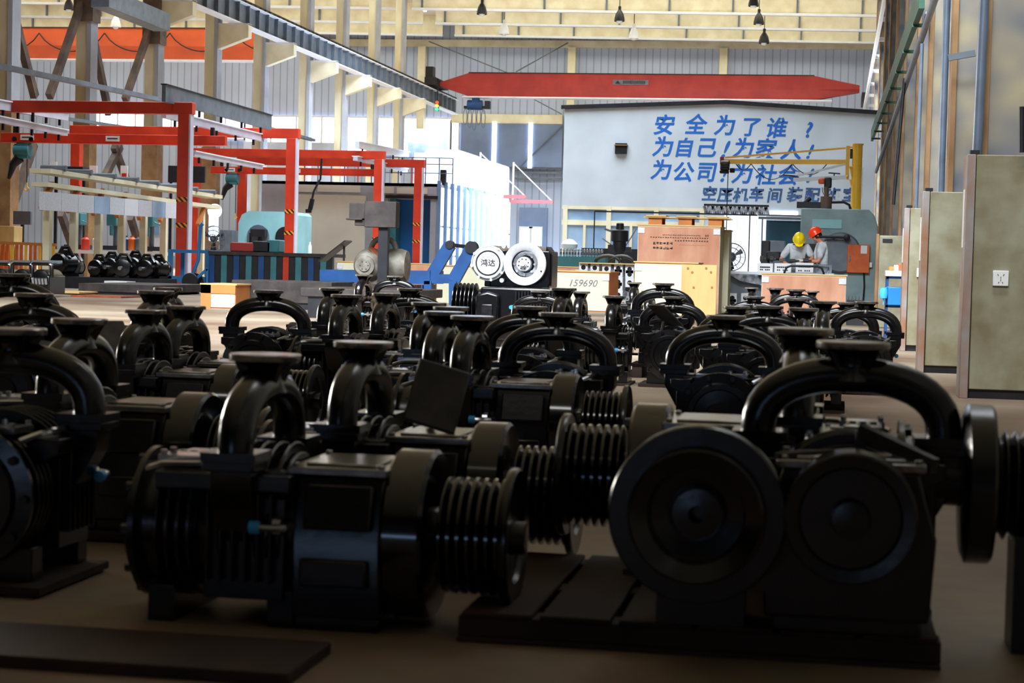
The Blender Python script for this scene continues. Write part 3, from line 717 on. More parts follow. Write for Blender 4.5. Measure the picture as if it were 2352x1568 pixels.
# blue work table and hand trolley
x0, x1, z0, z1 = rect(386, 572, 480, 640, 43)
t = empty('blue_table', ((x0+x1)/2, 43, 0), 0, 'bright blue steel table frame beside the nearest red post', 'table')
MB().box(x0, x1, 43, 44, z1-.08, z1).build('table_top', 'blue2', t, world=True)
for xx in (x0+.05, x1-.05):
    for yy in (43.05, 43.95): MB().box(xx-.05, xx+.05, yy-.05, yy+.05, 0, z1-.08).build('leg', 'blue2', t, world=True)
MB().box(x0, x1, 43, 43.06, .15, .3).build('shelf_rail', 'blue2', t, world=True)
p = PY(443, 655, 42)
t = empty('hand_truck', (p.x, 42, 0), 0, 'blue hand truck with a round black wheel, right of the nearest red post', 'hand truck')
MB().tube([(-.1,0,.15),(.12,0,.7),(.16,0,1.5),(.22,0,1.55)], .045, 8).bar((-.1,0,.1),(.35,0,.5),.06).bar((.35,0,.5),(.35,0,.1),.06).build('frame', 'blue2', t)
for yy in (-.2, .2): MB().lathe([(.04,-.04),(.19,-.04),(.2,0),(.19,.04),(.04,.04)], (0,yy,.2), 'Y', 20).build('wheel', 'dark', t)
# dark steel rack line with blue posts
x0, x1, z0, z1 = rect(478, 576, 762, 642, 42)
t = empty('steel_rack', ((x0+x1)/2, 42, 0), 0, 'long dark bench rack with blue posts behind the thick steel slab', 'rack')
MB().box(x0, x1, 42, 43.2, z1-.08, z1).build('rack_top', 'rust', t, world=True)
random.seed(11)
for k in range(20):
    xx = x0 + (x1-x0)*(k+.5)/20
    MB().box(xx-.07, xx+.07, 42.05, 42.2, 0, z1-.08).build('post', ('blue','dark','teal','dark')[k % 4] if k != 12 else 'red', t, world=True)
MB().box(x0, x1, 42.3, 43, .0, .15).build('rack_shelf', 'dark', t, world=True)
p, q = PY(560, 572, 41.8), PY(735, 590, 41.8)
# pieces on the rack
for (u, w_, h_, m, lb) in ((562, .6, .22, 'crane', 'dark red castings on the left part of the long rack'), (606, .45, .26, 'dark', 'dark box on the long rack in front of the pale blue machine'), (632, .3, .3, 'teal', 'teal box on the long rack beside the second red post')):
    c = PY(u, 576, 42.5); solo('casting_box', MB().box(c.x-w_/2, c.x+w_/2, 42.3, 42.8, z1, z1+h_), m, lb, 'box', bevel=.03)
p = PY(712, 600, 38)
solo('tilted_sheet', MB().obox((p.x, 40, .98), (.75, .6, .03), (0, R(-38), 0)).bar((p.x+.2,40,1.1),(p.x+.2,40,.0),.04), 'dusty', 'dark sheet of steel tilted on an upright, left of the rusty grey compressor', 'sheet')

# pale blue machine with a dark opening
x0, x1, z0, z1 = rect(548, 484, 676, 590, 60)
t = empty('blue_machine', ((x0+x1)/2, 60, 0), 0, 'large pale blue machine with rounded top and two dark openings', 'machine')
w_ = x1 - x0
MB().prism([(x0, 0), (x1, 0), (x1, z1-.1), (x1-.1, z1), (x0+.35, z1), (x0+.12, z1-.12), (x0, z1-.4)], 60, 62, 'Y').build('housing', 'ltblue', t, world=True)
for (c, r_) in ((.36, .38), (.84, .34)):
    cx = x0 + w_*c
    pts = [(cx - r_, .5), (cx + r_, .5), (cx + r_, 1.5)] + [(cx + r_*math.cos(a), 1.5 + r_*math.sin(a)) for a in [PI*i/8 for i in range(1, 8)]] + [(cx - r_, 1.5)]
    o = MB().prism(pts, 59.94, 60, 'Y').build('opening', 'dark' if c > .5 else 'greysteel', t, world=True)
MB().obox((x0+w_*.4, 59.8, 1.6), (.5,.3,.25)).cyl((x0+w_*.42, 59.8, 1.0), (x0+w_*.42, 59.8, 1.5), .12, .05).cyl((x0+w_*.25, 59.8, .8), (x0+w_*.25, 59.8, 1.6), .04).build('spindle', 'dark', t, world=True)
MB().box(x0+w_*.3, x0+w_*.62, 59.85, 59.99, .75, .95).build('white_tray', 'plastic', t, world=True)
# round white fan light and large fan
p = PY(490, 505, 60)
t = solo('arched_light_panel', MB().box(p.x-.16, p.x+.16, 60, 60.08, p.z-.7, p.z+.2).lathe([(.01,0),(.24,0),(.24,.08),(.01,.08)], (p.x+.03, 60, p.z+.3), 'Y', 24), 'win2', 'tall bright rounded panel left of the pale blue machine', 'light panel'); MB().box(p.x-.05, p.x+.05, 60, 60.06, 0, p.z-.7).build('stand', 'greysteel', t, world=True)
def fan(u, v, Y, r, label, z0=0, m='dark', blades=3, rz=0):
    p = PY(u, v, Y)
    t = empty('industrial_fan', (p.x, Y, z0), rz, label, 'fan', 'round floor fans')
    z = p.z - z0
    c = MB()
    for rr, yy in ((r, 0), (r*.66, -.07), (r*.33, -.1), (r*.98, .1)):
        c.tube([(rr*math.cos(a), yy, z + rr*math.sin(a)) for a in [2*PI*i/28 for i in range(28)]], .012, 5, closed=True)
    for i in range(12):
        a = 2*PI*i/12; c.bar((0,-.1,z), (r*math.cos(a), 0, z+r*math.sin(a)), .01)
    c.build('cage', 'greysteel', t)
    b = MB()
    for i in range(blades):
        a = 2*PI*i/blades + .5
        b.add([(0,-.02,z),(r*.9*math.cos(a-.18),-.05,z+r*.9*math.sin(a-.18)),(r*.9*math.cos(a+.28),.05,z+r*.9*math.sin(a+.28)),(0,.0,z),(r*.9*math.cos(a-.18),-.03,z+r*.9*math.sin(a-.18)),(r*.9*math.cos(a+.28),.07,z+r*.9*math.sin(a+.28))],
              [(0,1,2),(5,4,3),(0,3,4,1),(1,4,5,2),(2,5,3,0)])
    b.build('blades', m, t, smooth=False)
    MB().cyl((0,-.06,z),(0,.2,z),.1).build('hub', m, t)
    MB().box(-.03,.03,.1,.16,0,z).box(-.3,.3,-.1,.35,0,.04).build('stand', m, t)
fan(490, 548, 59, .42, 'round dark floor fan left of the pale blue machine')
fan(1680, 590, 46, .34, 'round floor fan with clear cage between the tall crates and the white strip curtain')
x0, x1, z0, z1 = rect(505, 528, 532, 576, 59)
t = solo('blue_stand', MB().box(x0, x1, 59, 59.6, 0, z1), 'greysteel', 'grey-blue cabinet between the dark fan and the pale blue machine', 'cabinet')

# ================================================================== BOOTH BUILDING
XB = PY(1003, 500, 71).x
Yb0, Yb1 = 71.0, 87.5
zt = PY(1003, 422, 71).z
xL = PY(600, 500, 71).x
t = empty('paint_booth', (XB-4, Yb0, 0), 0, 'long beige booth with a blue doorway and a side of bright white panels', 'booth')
dx0, dx1, dz0, dz1 = rect(892, 455, 986, 575, Yb0)
MB().box(xL, dx0, Yb0, Yb0+.2, 0, zt).box(dx1, XB, Yb0, Yb0+.2, 0, zt).box(dx0, dx1, Yb0, Yb0+.2, dz1, zt).box(xL, XB, Yb1-.2, Yb1, 0, zt).box(xL, XB, Yb0, Yb1, zt-.12, zt).box(XB-.2, XB, Yb0+.2, Yb1, 0, zt-.1).build('booth_wall', 'colgrey', t, world=True, smooth=False)
x0, x1, z0, z1 = rect(676, 446, 838, 580, Yb0)
MB().box(x0, x1, Yb0-.06, Yb0, 0.2, z1).build('beige_panel', 'beige', t, world=True)
for (u0, v0, u1, v1) in ((682, 424, 724, 441), (730, 424, 828, 442), (860, 428, 905, 444), (912, 430, 982, 446)):
    x0, x1, z0, z1 = rect(u0, v0, u1, v1, Yb0-.02); MB().box(x0, x1, Yb0-.05, Yb0, z0, z1).build('upper_panel', 'beige', t, world=True)
MB().box(dx0-.1, dx1+.3, Yb0-.1, Yb0+.02, dz1, dz1+.12).build('door_rail', 'dark', t, world=True)
MB().box(dx0, dx1, Yb0+1.2, Yb0+1.3, 0, dz1).build('blue_back_wall', 'doorblue', t, world=True)
MB().box(dx0, dx0+.25, Yb0+.3, Yb0+1.2, 0, dz1).build('dark_jamb', 'teal', t, world=True)
# side panels: three tiers of bright translucent panels
N = 13
L = (Yb1 - Yb0) / N
for k in range(N):
    y0 = Yb0 + k * L
    for (a, b) in ((.05, 1.0), (1.08, 2.15), (2.22, zt-.12)):
        b2 = b if b != 1.0 else 1.0
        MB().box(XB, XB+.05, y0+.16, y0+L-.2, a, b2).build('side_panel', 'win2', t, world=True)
    MB().box(XB, XB+.14, y0-.05, y0+.05, 0, zt+.12).build('side_post', 'bluegrey', t, world=True)
# upper block
x0 = PY(938, 400, 76).x; Yu = 77.0
zu = PY(1108, 353, Yu).z
t = empty('roof_unit', (XB-1, Yu, zt), 0, 'tall grey-white block with bright ribs standing on the booth roof', 'roof unit')
MB().box(x0, XB-.05, Yu, 87.2, zt, zu).build('unit_body', 'colgrey', t, world=True, smooth=False)
for k in range(11):
    y0 = Yu + .1 + k * .92
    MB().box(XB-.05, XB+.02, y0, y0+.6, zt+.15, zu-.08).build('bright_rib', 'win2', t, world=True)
# silver duct drum and tarp on top
p = PY(992, 322, 83)
solo('duct_drum', MB().lathe([(.3,-1.0),(.75,-.95),(.78,.6),(.3,.66)], (p.x, 83, p.z-.25), 'X', 28), 'greysteel', 'rounded grey metal drum standing on the booth roof', 'drum')
p = PY(1040, 348, 80)
m = MB(); random.seed(5)
pts = [(-1.1,0),(-.95,.28),(-.6,.34),(-.2,.24),(.3,.3),(.8,.16),(1.15,0)]
m.prism([(p.x+a, zu+b) for a, b in pts], 79, 81.5, 'Y')
solo('crumpled_tarp', m, 'silver', 'crumpled silver-grey tarp lying on the roof block', 'tarp', bevel=.05)
# roof railing of the booth in front
x0, x1, z0, z1 = rect(670, 374, 1074, 416, 72)
t = empty('roof_railing', ((x0+x1)/2, 72, zt), 0, 'thin red and grey railing along the roof of the beige booth', 'railing')
for z in (zt+.45, zt+.8, zt+1.05): MB().bar((x0,72,z),(x1-.6,72,z),.035).build('rail', 'red' if z < zt+.9 and z > zt+.5 else 'greysteel', t, world=True)
for k in range(13):
    xx = x0 + (x1-.6-x0)*k/12; MB().box(xx-.02, xx+.02, 71.98, 72.02, zt, zt+1.05).build('upright', 'red' if k % 4 == 1 else 'greysteel', t, world=True)
p = PY(1018, 420, 72.2)
solo('floodlight', MB().obox((p.x,72.2,zt+.35),(.22,.2,.5)).box(p.x-.05,p.x+.05,72.15,72.25,zt,zt+.15), 'dark', 'small dark floodlight on the corner of the booth roof', 'floodlight')
# mezzanine slab behind (pale band) 
x0, x1, z0, z1 = rect(560, 325, 775, 345, 84)
struct('partition_wall', MB().box(PY(560,340,100).x, PY(775,340,100).x, 100, 100.2, 0, PY(650,326,100).z), 'colgrey')
# red wall brackets
for i, (a, b, c, lb) in enumerate((((1005,449),(1208,452),(1104,352),'red steel wall bracket with a thin tie rod beside the bright panels'), ((1172,462),(1270,464),(1180,375),'red steel wall bracket further right with its own thin tie rod'))):
    Y = 84 if i == 0 else 87
    p, q, r_ = PY(*a, Y), PY(*b, Y), PY(*c, Y)
    if i == 0: p = Vector((XB+.3, Y, q.z))
    t = solo('jib_bracket', MB().bar(p, q, .14, .16), 'darkred', lb, 'bracket', 'red wall brackets')
    MB().bar(r_, q, .05).build('tie_rod', 'brace', t, world=True)
    MB().bar(Vector((r_.x, Y, r_.z+.05)), Vector((r_.x, Y, p.z)), .08).build('upright', 'brace', t, world=True)

# ================================================================== BLUE TROLLEY AND LONG CRATES
t = empty('blue_lift_frame', PZ(960, 700, 0), 0, 'blue steel frame with two tall slanted arms joined by a dark bar', 'lift frame')
t.location.z = 0
p, q = PY(738, 634, 30), PY(990, 637, 30)
MB().bar(p, q, .2, .22).bar(p + Vector((0,.9,0)), q + Vector((0,.9,0)), .2, .22).build('base_beam', 'blue', t, world=True)
zb_ = p.z
for xx in (p.x+.2, q.x-.2): MB().box(xx-.08, xx+.08, 29.9, 30.95, 0, zb_-.1).build('leg', 'blue', t, world=True)
a0, a1 = PY(985, 645, 30), PY(1034, 562, 30)
b0, b1 = PY(1042, 645, 29.7), PY(1084, 568, 29.7)
MB().bar(a0, a1, .12, .2).build('slanted_arm', 'blue', t, world=True)
MB().bar(b0, b1, .12, .2).build('slanted_arm', 'blue', t, world=True)
MB().bar(a1, b1, .06).cyl(a1+Vector((0,-.08,0)), a1+Vector((0,.08,0)), .07).cyl(b1+Vector((0,-.1,0)), b1+Vector((0,.1,0)), .1).build('cross_bar', 'dark', t, world=True)
MB().bar(b0, PY(1042, 700, 29.7), .12, .2).bar(a0, PY(985, 700, 30), .12, .2).bar(PY(900,640,30), PY(1042,640,30), .15, .15).build('lower_leg', 'blue', t, world=True)
crate(775, 601, 868, 37, 1.0, 'palewood', 'pine', 'long pale crate behind the rusty grey compressor, its left end showing')
crate(930, 606, 1000, 36, 1.0, 'ply', 'pine', 'brown crate just left of the blue slanted arms')
crate(1004, 610, 1180, 35, 1.0, 'palewood', 'pine', 'pale crate behind the blue slanted arms and the silver machine')
crate(1182, 611, 1336, 37, 1.0, 'ply', 'ply', 'low brown crate seen just above the numbered pale crate')
t, a, b, z = crate(1246, 622, 1400, 32.5, 1.4, 'palewood', 'orwood', 'pale crate with a pencilled number, right of the silver machine')
o = text('pencil_number', '159690', ((a+b)/2+.12, 32.48, z-.2), .17, 'pencil', t, shear=.3, ext=.001)
t, a, b, z = crate(1458, 602, 1602, 31.0, 1.2, 'palewood', 'orwood', 'tall pale yellow crate with a knotty pine sheet standing beside it')
c = PY(1648, 606, 31)
sh = solo('pine_sheet', MB().box(PY(1567,600,30.9).x, c.x, 30.86, 30.9, 0, c.z-.02), 'pine', 'knotty pine sheet standing against the right of the tall pale crate', 'board')
for (u, v) in ((1580,616),(1590,625),(1622,616),(1633,625),(1593,660),(1635,660)):
    q = PY(u, v, 30.85); MB().lathe([(.001,0),(.02,0),(.02,.008),(.001,.008)], (q.x,30.852,q.z), 'Y', 12).build('wood_knot', 'knot', sh, world=True)
t, a, b, z = crate(1466, 517, 1655, 33.5, 1.3, 'ply', 'palewood', 'tall brown plywood crate with upside-down stencilled writing')
# upside-down stencil
random.seed(9)
def stencil(u0, v0, u1, v1, Y, par, n, gap=.35):
    x0, x1, z0, z1 = rect(u0, v0, u1, v1, Y); m = MB()
    w1 = (x1-x0)/n; h1 = z1-z0
    for k in range(n):
        x = x0 + k*w1; e = w1*(1-gap); th = h1*.16
        for _ in range(3):
            zz_ = z0 + random.random()*(h1-th); m.box(x, x+e, Y-.001, Y, zz_, zz_+th)
        for _ in range(2):
            xx = x + random.random()*(e*.8); m.box(xx, xx+e*.2, Y-.001, Y, z0+random.random()*h1*.3, z1)
    return m.build('stencil_lettering', 'ink', par, world=True, smooth=False)
Yc = 33.482
stencil(1522, 538, 1610, 542.5, Yc, t, 22); stencil(1620, 539, 1629, 543.5, Yc, t, 2)
stencil(1494, 543, 1629, 549, Yc, t, 24); stencil(1550, 551, 1629, 556, Yc, t, 13)
stencil(1500, 555, 1546, 562, Yc, t, 6, .2); stencil(1500, 566, 1546, 573, Yc, t, 6, .2)
stencil(1560, 562, 1620, 564, Yc, t, 20)
# pallet on the tall crate
def pallet(name, x0, x1, y0, y1, z, h, m, label, cat='pallet', along='X', nb=5, group=None):
    t = empty(name, ((x0+x1)/2, (y0+y1)/2, z), 0, label, cat, group)
    th = h * .16
    d = MB(); e = MB()
    for k in range(nb):
        if along == 'X':
            ya = y0 + (y1-y0)*(k+.1)/nb; yb = y0 + (y1-y0)*(k+.9)/nb; d.box(x0, x1, ya, yb, z+h-th, z+h)
        else:
            xa = x0 + (x1-x0)*(k+.05)/nb; xb = x0 + (x1-x0)*(k+.95)/nb; d.box(xa, xb, y0, y1, z+h-th, z+h)
    for k in range(3):
        if along == 'X':
            xx = x0 + (x1-x0)*(.06 + .44*k); e.box(xx-.045, xx+.045, y0, y1, z+th, z+h-th); e.box(xx-.06, xx+.06, y0, y1, z, z+th)
        else:
            yy = y0 + (y1-y0)*(.06 + .44*k); e.box(x0, x1, yy-.045, yy+.045, z+th, z+h-th); e.box(x0, x1, yy-.06, yy+.06, z, z+th)
    d.build('deck_board', m, t, world=True, bevel=.003); e.build('bearer', m, t, world=True, bevel=.003)
    return t
x0 = PY(1482, 500, 33.5).x; x1 = PY(1674, 500, 33.5).x; zc = z + .021
tp_ = empty('wooden_pallet', ((x0+x1)/2, 34.0, zc), 0, 'yellow wooden pallet lying on top of the tall brown crate', 'pallet')
for k in range(3):
    xx = x0 + .06 + (x1-x0-.42)*k/2
    for yy in (33.5, 34.1): MB().box(xx, xx+.24, yy, yy+.1, zc, zc+.12).box(xx, xx+.06, yy-.004, yy, zc, zc+.12).build('block', 'orwood', tp_, world=True)
for k in range(5):
    yy = 33.44 + k*.17; MB().box(x0 - .04*(k%2), x1 + .03*((k+1)%2), yy, yy+.12, zc+.12, zc+.14).build('deck_board', 'pine', tp_, world=True)
for k in range(3):
    xx = x0 + .02 + (x1-x0-.4)*k/2; MB().box(xx, xx+.36, 33.42, 34.25, zc+.14, zc+.165).build('deck_board', 'pine', tp_, world=True)
crate(1662, 530, 1676, 34.6, .8, 'palewood', 'palewood', 'narrow pale crate side just right of the tall brown crate', clips=False)
t, a, b, z = crate(1750, 629, 1944, 32, 1.3, 'ply', 'palewood', 'wide brown plywood crate in front of the two workers')
# stack of white foam end blocks
def foam(u, v, i, label, Y=36):
    p = PY(u, v, Y)
    t = empty('foam_block', (p.x, Y, p.z-.09), 0, label, 'foam block', 'white foam blocks with round holes')
    MB().box(-.085,.085,0,.5,0,.18).build('block', 'foam', t, bevel=.01)
    MB().cyl((0,-.004,.09),(0,.004,.09),.045,n=18).build('round_hole', 'hole', t)
    if i % 2 == 0: MB().prism([(.085,.02),(.3,.06),(.3,.12),(.085,.16)], .05,.45,'Y').build('tray', 'film', t)
fo = [(1340,614,'first from the left in the top row of the stack'),(1366,615,'second from the left in the top row'),(1393,617,'third from the left in the top row'),(1420,616,'fourth in the top row, above a full column'),(1446,618,'last in the top row beside the pale crate'),
      (1420,628,'second from top in the left full column'),(1446,630,'second from top in the column beside the pale crate'),(1420,647,'third from top in the left full column'),(1446,649,'third from top in the column beside the pale crate'),(1420,658,'fourth from top in the left full column'),
      (1420,677,'lowest visible in the left full column'),(1682,684,'left of two on the floor right of the tall crates'),(1712,684,'right of two on the floor right of the tall crates'),(1682,696,'under the left one right of the tall crates')]
for i, (u, v, l) in enumerate(fo): foam(u, v, i, 'white foam block, ' + l)
x0, x1, z0, z1 = rect(1330, 600, 1462, 608, 35.9)
solo('plywood_board', MB().box(x0, x1, 35.9, 36.6, PY(1390,606,36).z-.0, PY(1390,606,36).z+.02), 'pine', 'yellow board lying over the top row of foam blocks', 'board')
solo('trestle', MB().box(x0, x0+.06, 36.1, 36.5, 0, .66).box(x1-.06, x1, 36.1, 36.5, 0, .66), 'greysteel', 'grey trestle holding the yellow board and the foam blocks', 'trestle')
for i, (u, lb) in enumerate(((1396, 'curved black casting lying on the yellow board, left one'), (1428, 'curved black casting lying on the yellow board, right one'))):
    p = PY(u, 606, 36.2); m = MB()
    m.tube([(p.x + .24*math.cos(a), 36.2, PY(1390,606,36).z + .03 + .13*math.sin(a)) for a in [PI*k/8 for k in range(9)]], .035, 8)
    solo('curved_casting', m, 'black2', lb, 'casting', 'curved castings on the board')
# ================================================================== COMPRESSORS
ARCH_X = -.12
def superarch(w, z0, z1, p=2.28, n=18, x=ARCH_X):
    pts = []
    for i in range(n+1):
        t = PI * i / n; c, s_ = math.cos(t), math.sin(t)
        pts.append((x, -w * (abs(c) ** (2/p)) * (1 if c > 0 else -1), z0 + (z1-z0) * (abs(s_) ** (2/p))))
    return pts
def arch_part(t, m='black'):
    pts = superarch(.2, .39, .512)
    a = MB().tube([(ARCH_X, -.2, .366)] + pts + [(ARCH_X, .2, .366)], .039, 18)
    a.box(ARCH_X-.06, ARCH_X+.06, -.255, -.135, .365, .385).box(ARCH_X-.06, ARCH_X+.06, .135, .255, .365, .385)
    o = a.build('manifold_arch', m, t)
    nk = MB().lathe([(.05,.50),(.037,.527),(.036,.54),(.044,.555),(.072,.569)], (ARCH_X,0,0), n=20)
    for k in range(4):
        c, s_ = math.cos(PI*k/2+PI/4), math.sin(PI*k/2+PI/4)
        d = Vector((-s_, c, 0)) * .005
        tri = [Vector((ARCH_X+.03*c, .03*s_, .49)), Vector((ARCH_X+.075*c, .075*s_, .567)), Vector((ARCH_X+.02*c, .02*s_, .567))]
        nk.add([v+d for v in tri] + [v-d for v in tri], [(0,1,2),(5,4,3),(0,3,4,1),(1,4,5,2),(2,5,3,0)])
    nk.build('manifold_neck', m, t)
    fl = MB().lathe([(.03,.570),(.079,.570),(.08,.572),(.08,.583),(.078,.585),(.03,.585)], (ARCH_X,0,0), n=36)
    fl.build('inlet_flange', 'flange', t)
def pump_part(t, m='black', cover='black', twin=0):
    b = MB()
    prof = [(.10,-.37),(.135,-.365),(.135,-.33)]
    for x in (-.315, -.29, -.265, -.24): prof += [(.135,x-.006),(.162,x-.005),(.162,x+.005),(.135,x+.006)]
    prof += [(.14,-.22),(.14,-.02)]
    for x in (-.0,): prof += [(.135,x)]
    b.lathe(prof, (0,0,.2), 'X', 36)
    for x in (-.035, -.06, -.085):
        b.ring(.168, .13, x-.005, x+.005, (0,0,.2), 'X', 36)
    b.box(-.20, -.02, -.16, .16, .06, .34)
    for sy in (-1, 1): b.box(-.175, -.065, sy*.145, sy*.255, .345, .366).prism([(sy*.12,.14),(sy*.19,.22),(sy*.235,.30),(sy*.235,.347),(sy*.12,.347)], -.165, -.075, 'X').prism([(sy*.12,.26),(sy*.20,.30),(sy*.20,.335),(sy*.12,.335)], -.30, .0, 'X')
    for k in range(5): b.ring(.176, .12, -.05-.03*k, -.043-.03*k, (0,0,.215), 'X', 32)
    for k in range(6):
        xx = -.19 + k*.028; b.box(xx, xx+.007, -.185, .185, .1, .3)
    b.build('pump_body', m, t, bevel=.003)
    c = MB().lathe([(.02,-.40),(.05,-.40),(.055,-.39),(.10,-.388),(.105,-.398),(.125,-.398),(.13,-.38),(.168,-.375),(.168,-.362),(.1,-.36)], (0,0,.2), 'X', 40)
    for k in range(10):
        a = 2*PI*k/10; c.cyl((-.392, .152*math.cos(a), .2+.152*math.sin(a)), (-.374, .152*math.cos(a), .2+.152*math.sin(a)), .011, n=6)
    c.build('end_cover', cover, t)
    MB().tube([(.0,-.17,.225), (-.01,-.2,.225), (-.03,-.21,.225), (-.06,-.21,.225)], .009, 8).lathe([(.01,-.03),(.022,-.03),(.022,-.012),(.01,-.01)], (-.01,-.17,.225), 'X', 8).build('valve_stem', 'steel', t)
    tube_ = MB().tube([(-.345,-.12,.33),(-.30,-.15,.345),(-.2,-.16,.35),(-.185,-.16,.35)], .008, 6); tube_.build('oil_pipe', 'steel', t)
    vp = MB().box(-.33,-.22,-.10,-.02,.345,.36).box(-.32,-.23,.03,.1,.345,.356)
    for (a_, b_) in ((-.32,-.09),(-.23,-.09),(-.32,-.03),(-.23,-.03)): vp.cyl((a_,b_,.36),(a_,b_,.37),.008,n=6)
    vp.build('valve_plate', 'steel', t)
    MB().lathe([(.008,-.014),(.014,-.012),(.014,.008),(.009,.01)], (-.07,-.21,.225), 'X', 14).build('valve_cap', 'cap', t)
    for fx in (-.33, -.06): MB().box(fx,fx+.06,-.15,.15,0,.08).build('foot', m, t, bevel=.003)
def drive_part(t, m='black', groove=6, zc=.2, bell=True, rd=.153):
    poly = [(-.165,.03),(.165,.03),(.175,.2),(.135,.335),(-.135,.335),(-.175,.2)]
    b = MB().prism(poly, 0, .195, 'X').box(.0,.19,-.15,.15,0,.035)
    b.obox((.1,-.168,.27), (.15,.012,.1), (R(-17),0,0)).box(.02,.17,-.19,-.16,.10,.16)
    b.build('crankcase', m, t, bevel=.012)
    tp = MB().box(-.02,.20,-.15,.15,.335,.352).box(.01,.17,-.11,.11,.352,.358)
    for xx in (-.005,.185):
        for yy in (-.135,.135): tp.cyl((xx,yy,.352),(xx,yy,.361),.009, n=6)
    tp.build('top_plate', 'flange', t, bevel=.003)
    if bell: MB().lathe([(.12,.19),(.18,.193),(.186,.2),(.186,.275),(.178,.283),(.12,.285)], (0,0,.2), 'X', 44).build('bell_ring', 'gloss', t)
    prof = [(.06,.285),(.06,.30),(.11,.302)]
    for k in range(groove):
        x = .305 + k*.021; prof += [(.128,x+.003),(.128,x+.007),(.106,x+.0145),(.128,x+.021)]
    xe = .305 + groove*.021
    prof += [(.128,xe+.006),(.05,xe+.008)]
    MB().lathe(prof, (0,0,zc), 'X', 40).build('pulley', 'gloss', t)
    dd = MB().lathe([(.03,xe+.008),(rd-.003,xe+.012),(rd,xe+.016),(rd,xe+.028),(rd-.005,xe+.032),(.10,xe+.03),(.095,xe+.02),(.04,xe+.02),(.035,xe+.05),(.012,xe+.052)], (0,0,zc), 'X', 44)
    dd.build('pulley_disc', m, t)
def flywheel_part(t, y, m='black', x0=.30, r=.172, inner='black', flip=1, z=.21):
    f = MB()
    f.lathe([(r*.72,0),(r*.98,0.004),(r,.008),(r,.05),(r*.98,.055),(r*.78,.055),(r*.76,.085),(r*.73,.088),(r*.55,.07),(r*.52,.03),(r*.3,.02),(r*.28,.04),(r*.1,.042),(r*.08,.02)], (x0,y,z), 'X', 48, cap=False) if flip > 0 else \
    f.lathe([(r*.1,-.062),(r*.28,-.06),(r*.3,-.03),(r*.52,-.035),(r*.55,-.06),(r,-.055),(r,-.004),(r*.72,0)], (x0,y,z), 'X', 48, cap=False)
    o = f.build('flywheel', m, t)
    MB().cyl((0,y,z),(x0,y,z),.11,n=28).box(0,.2,min(y,0),max(y,0),.08,.3).box(.02,.18,y-.09,y+.09,0,.12).build('second_housing', m if m == 'black' else 'black', t)
    return o
def guard_part(t, kind):
    if kind == 'r': MB().obox((.09,-.04,.45), (.14,.012,.19), (R(-32),R(16),R(14))).bar((.05,.06,.36),(.07,.05,.42),.02).build('guard_plate', 'dusty', t, bevel=.006)
    if kind == 'l': MB().obox((-.30,.04,.46), (.2,.012,.22), (R(-50),0,R(40))).bar((-.3,.06,.34),(-.3,.05,.42),.02).build('guard_plate', 'dusty', t, bevel=.006)
def build_comp(full=True, guard=None):
    t = empty('compressor', (0,0,0))
    pump_part(t)
    if full: drive_part(t)
    arch_part(t)
    if guard: guard_part(t, guard)
    return t
proto = {}
def compressor(u, v, wd, rot, label, full=True, guard=None, base=None, group='black compressors laid out on the floor'):
    s_ = wd / .16 * 1.0
    dy = v - hor(u)
    rel = dy / s_
    if rel > .215 or base == 0: rel = .215; s_ = dy / rel
    zb_ = max(0.0, H - rel - .585)
    if zb_ < .012: zb_ = 0
    # s_ = F / depth along the view axis -> world Y by intersecting the flange-height plane
    p = PZ(u, v, zb_ + .585)
    key = (full, guard)
    if key not in proto: proto[key] = build_comp(full, guard); t = proto[key]
    else: t = copy_tree(proto[key])
    a = R(rot); off = Vector((ARCH_X * math.cos(a), ARCH_X * math.sin(a), 0))
    t.location = Vector((p.x, p.y, zb_)) - off; t.rotation_euler = (0, 0, a)
    tag(t, label, 'compressor', group)
    if zb_ > .02:
        x0, x1 = (-.40, .28) if full else (-.40, .02)
        sk = MB()
        for yy in (-.15, 0, .15): sk.box(x0, x1, yy-.035, yy+.035, -zb_, -.018)
        sk.box(x0, x1, -.2, .2, -.018, 0).build('wooden_skid', 'dkwood', t)
    return t
K = compressor
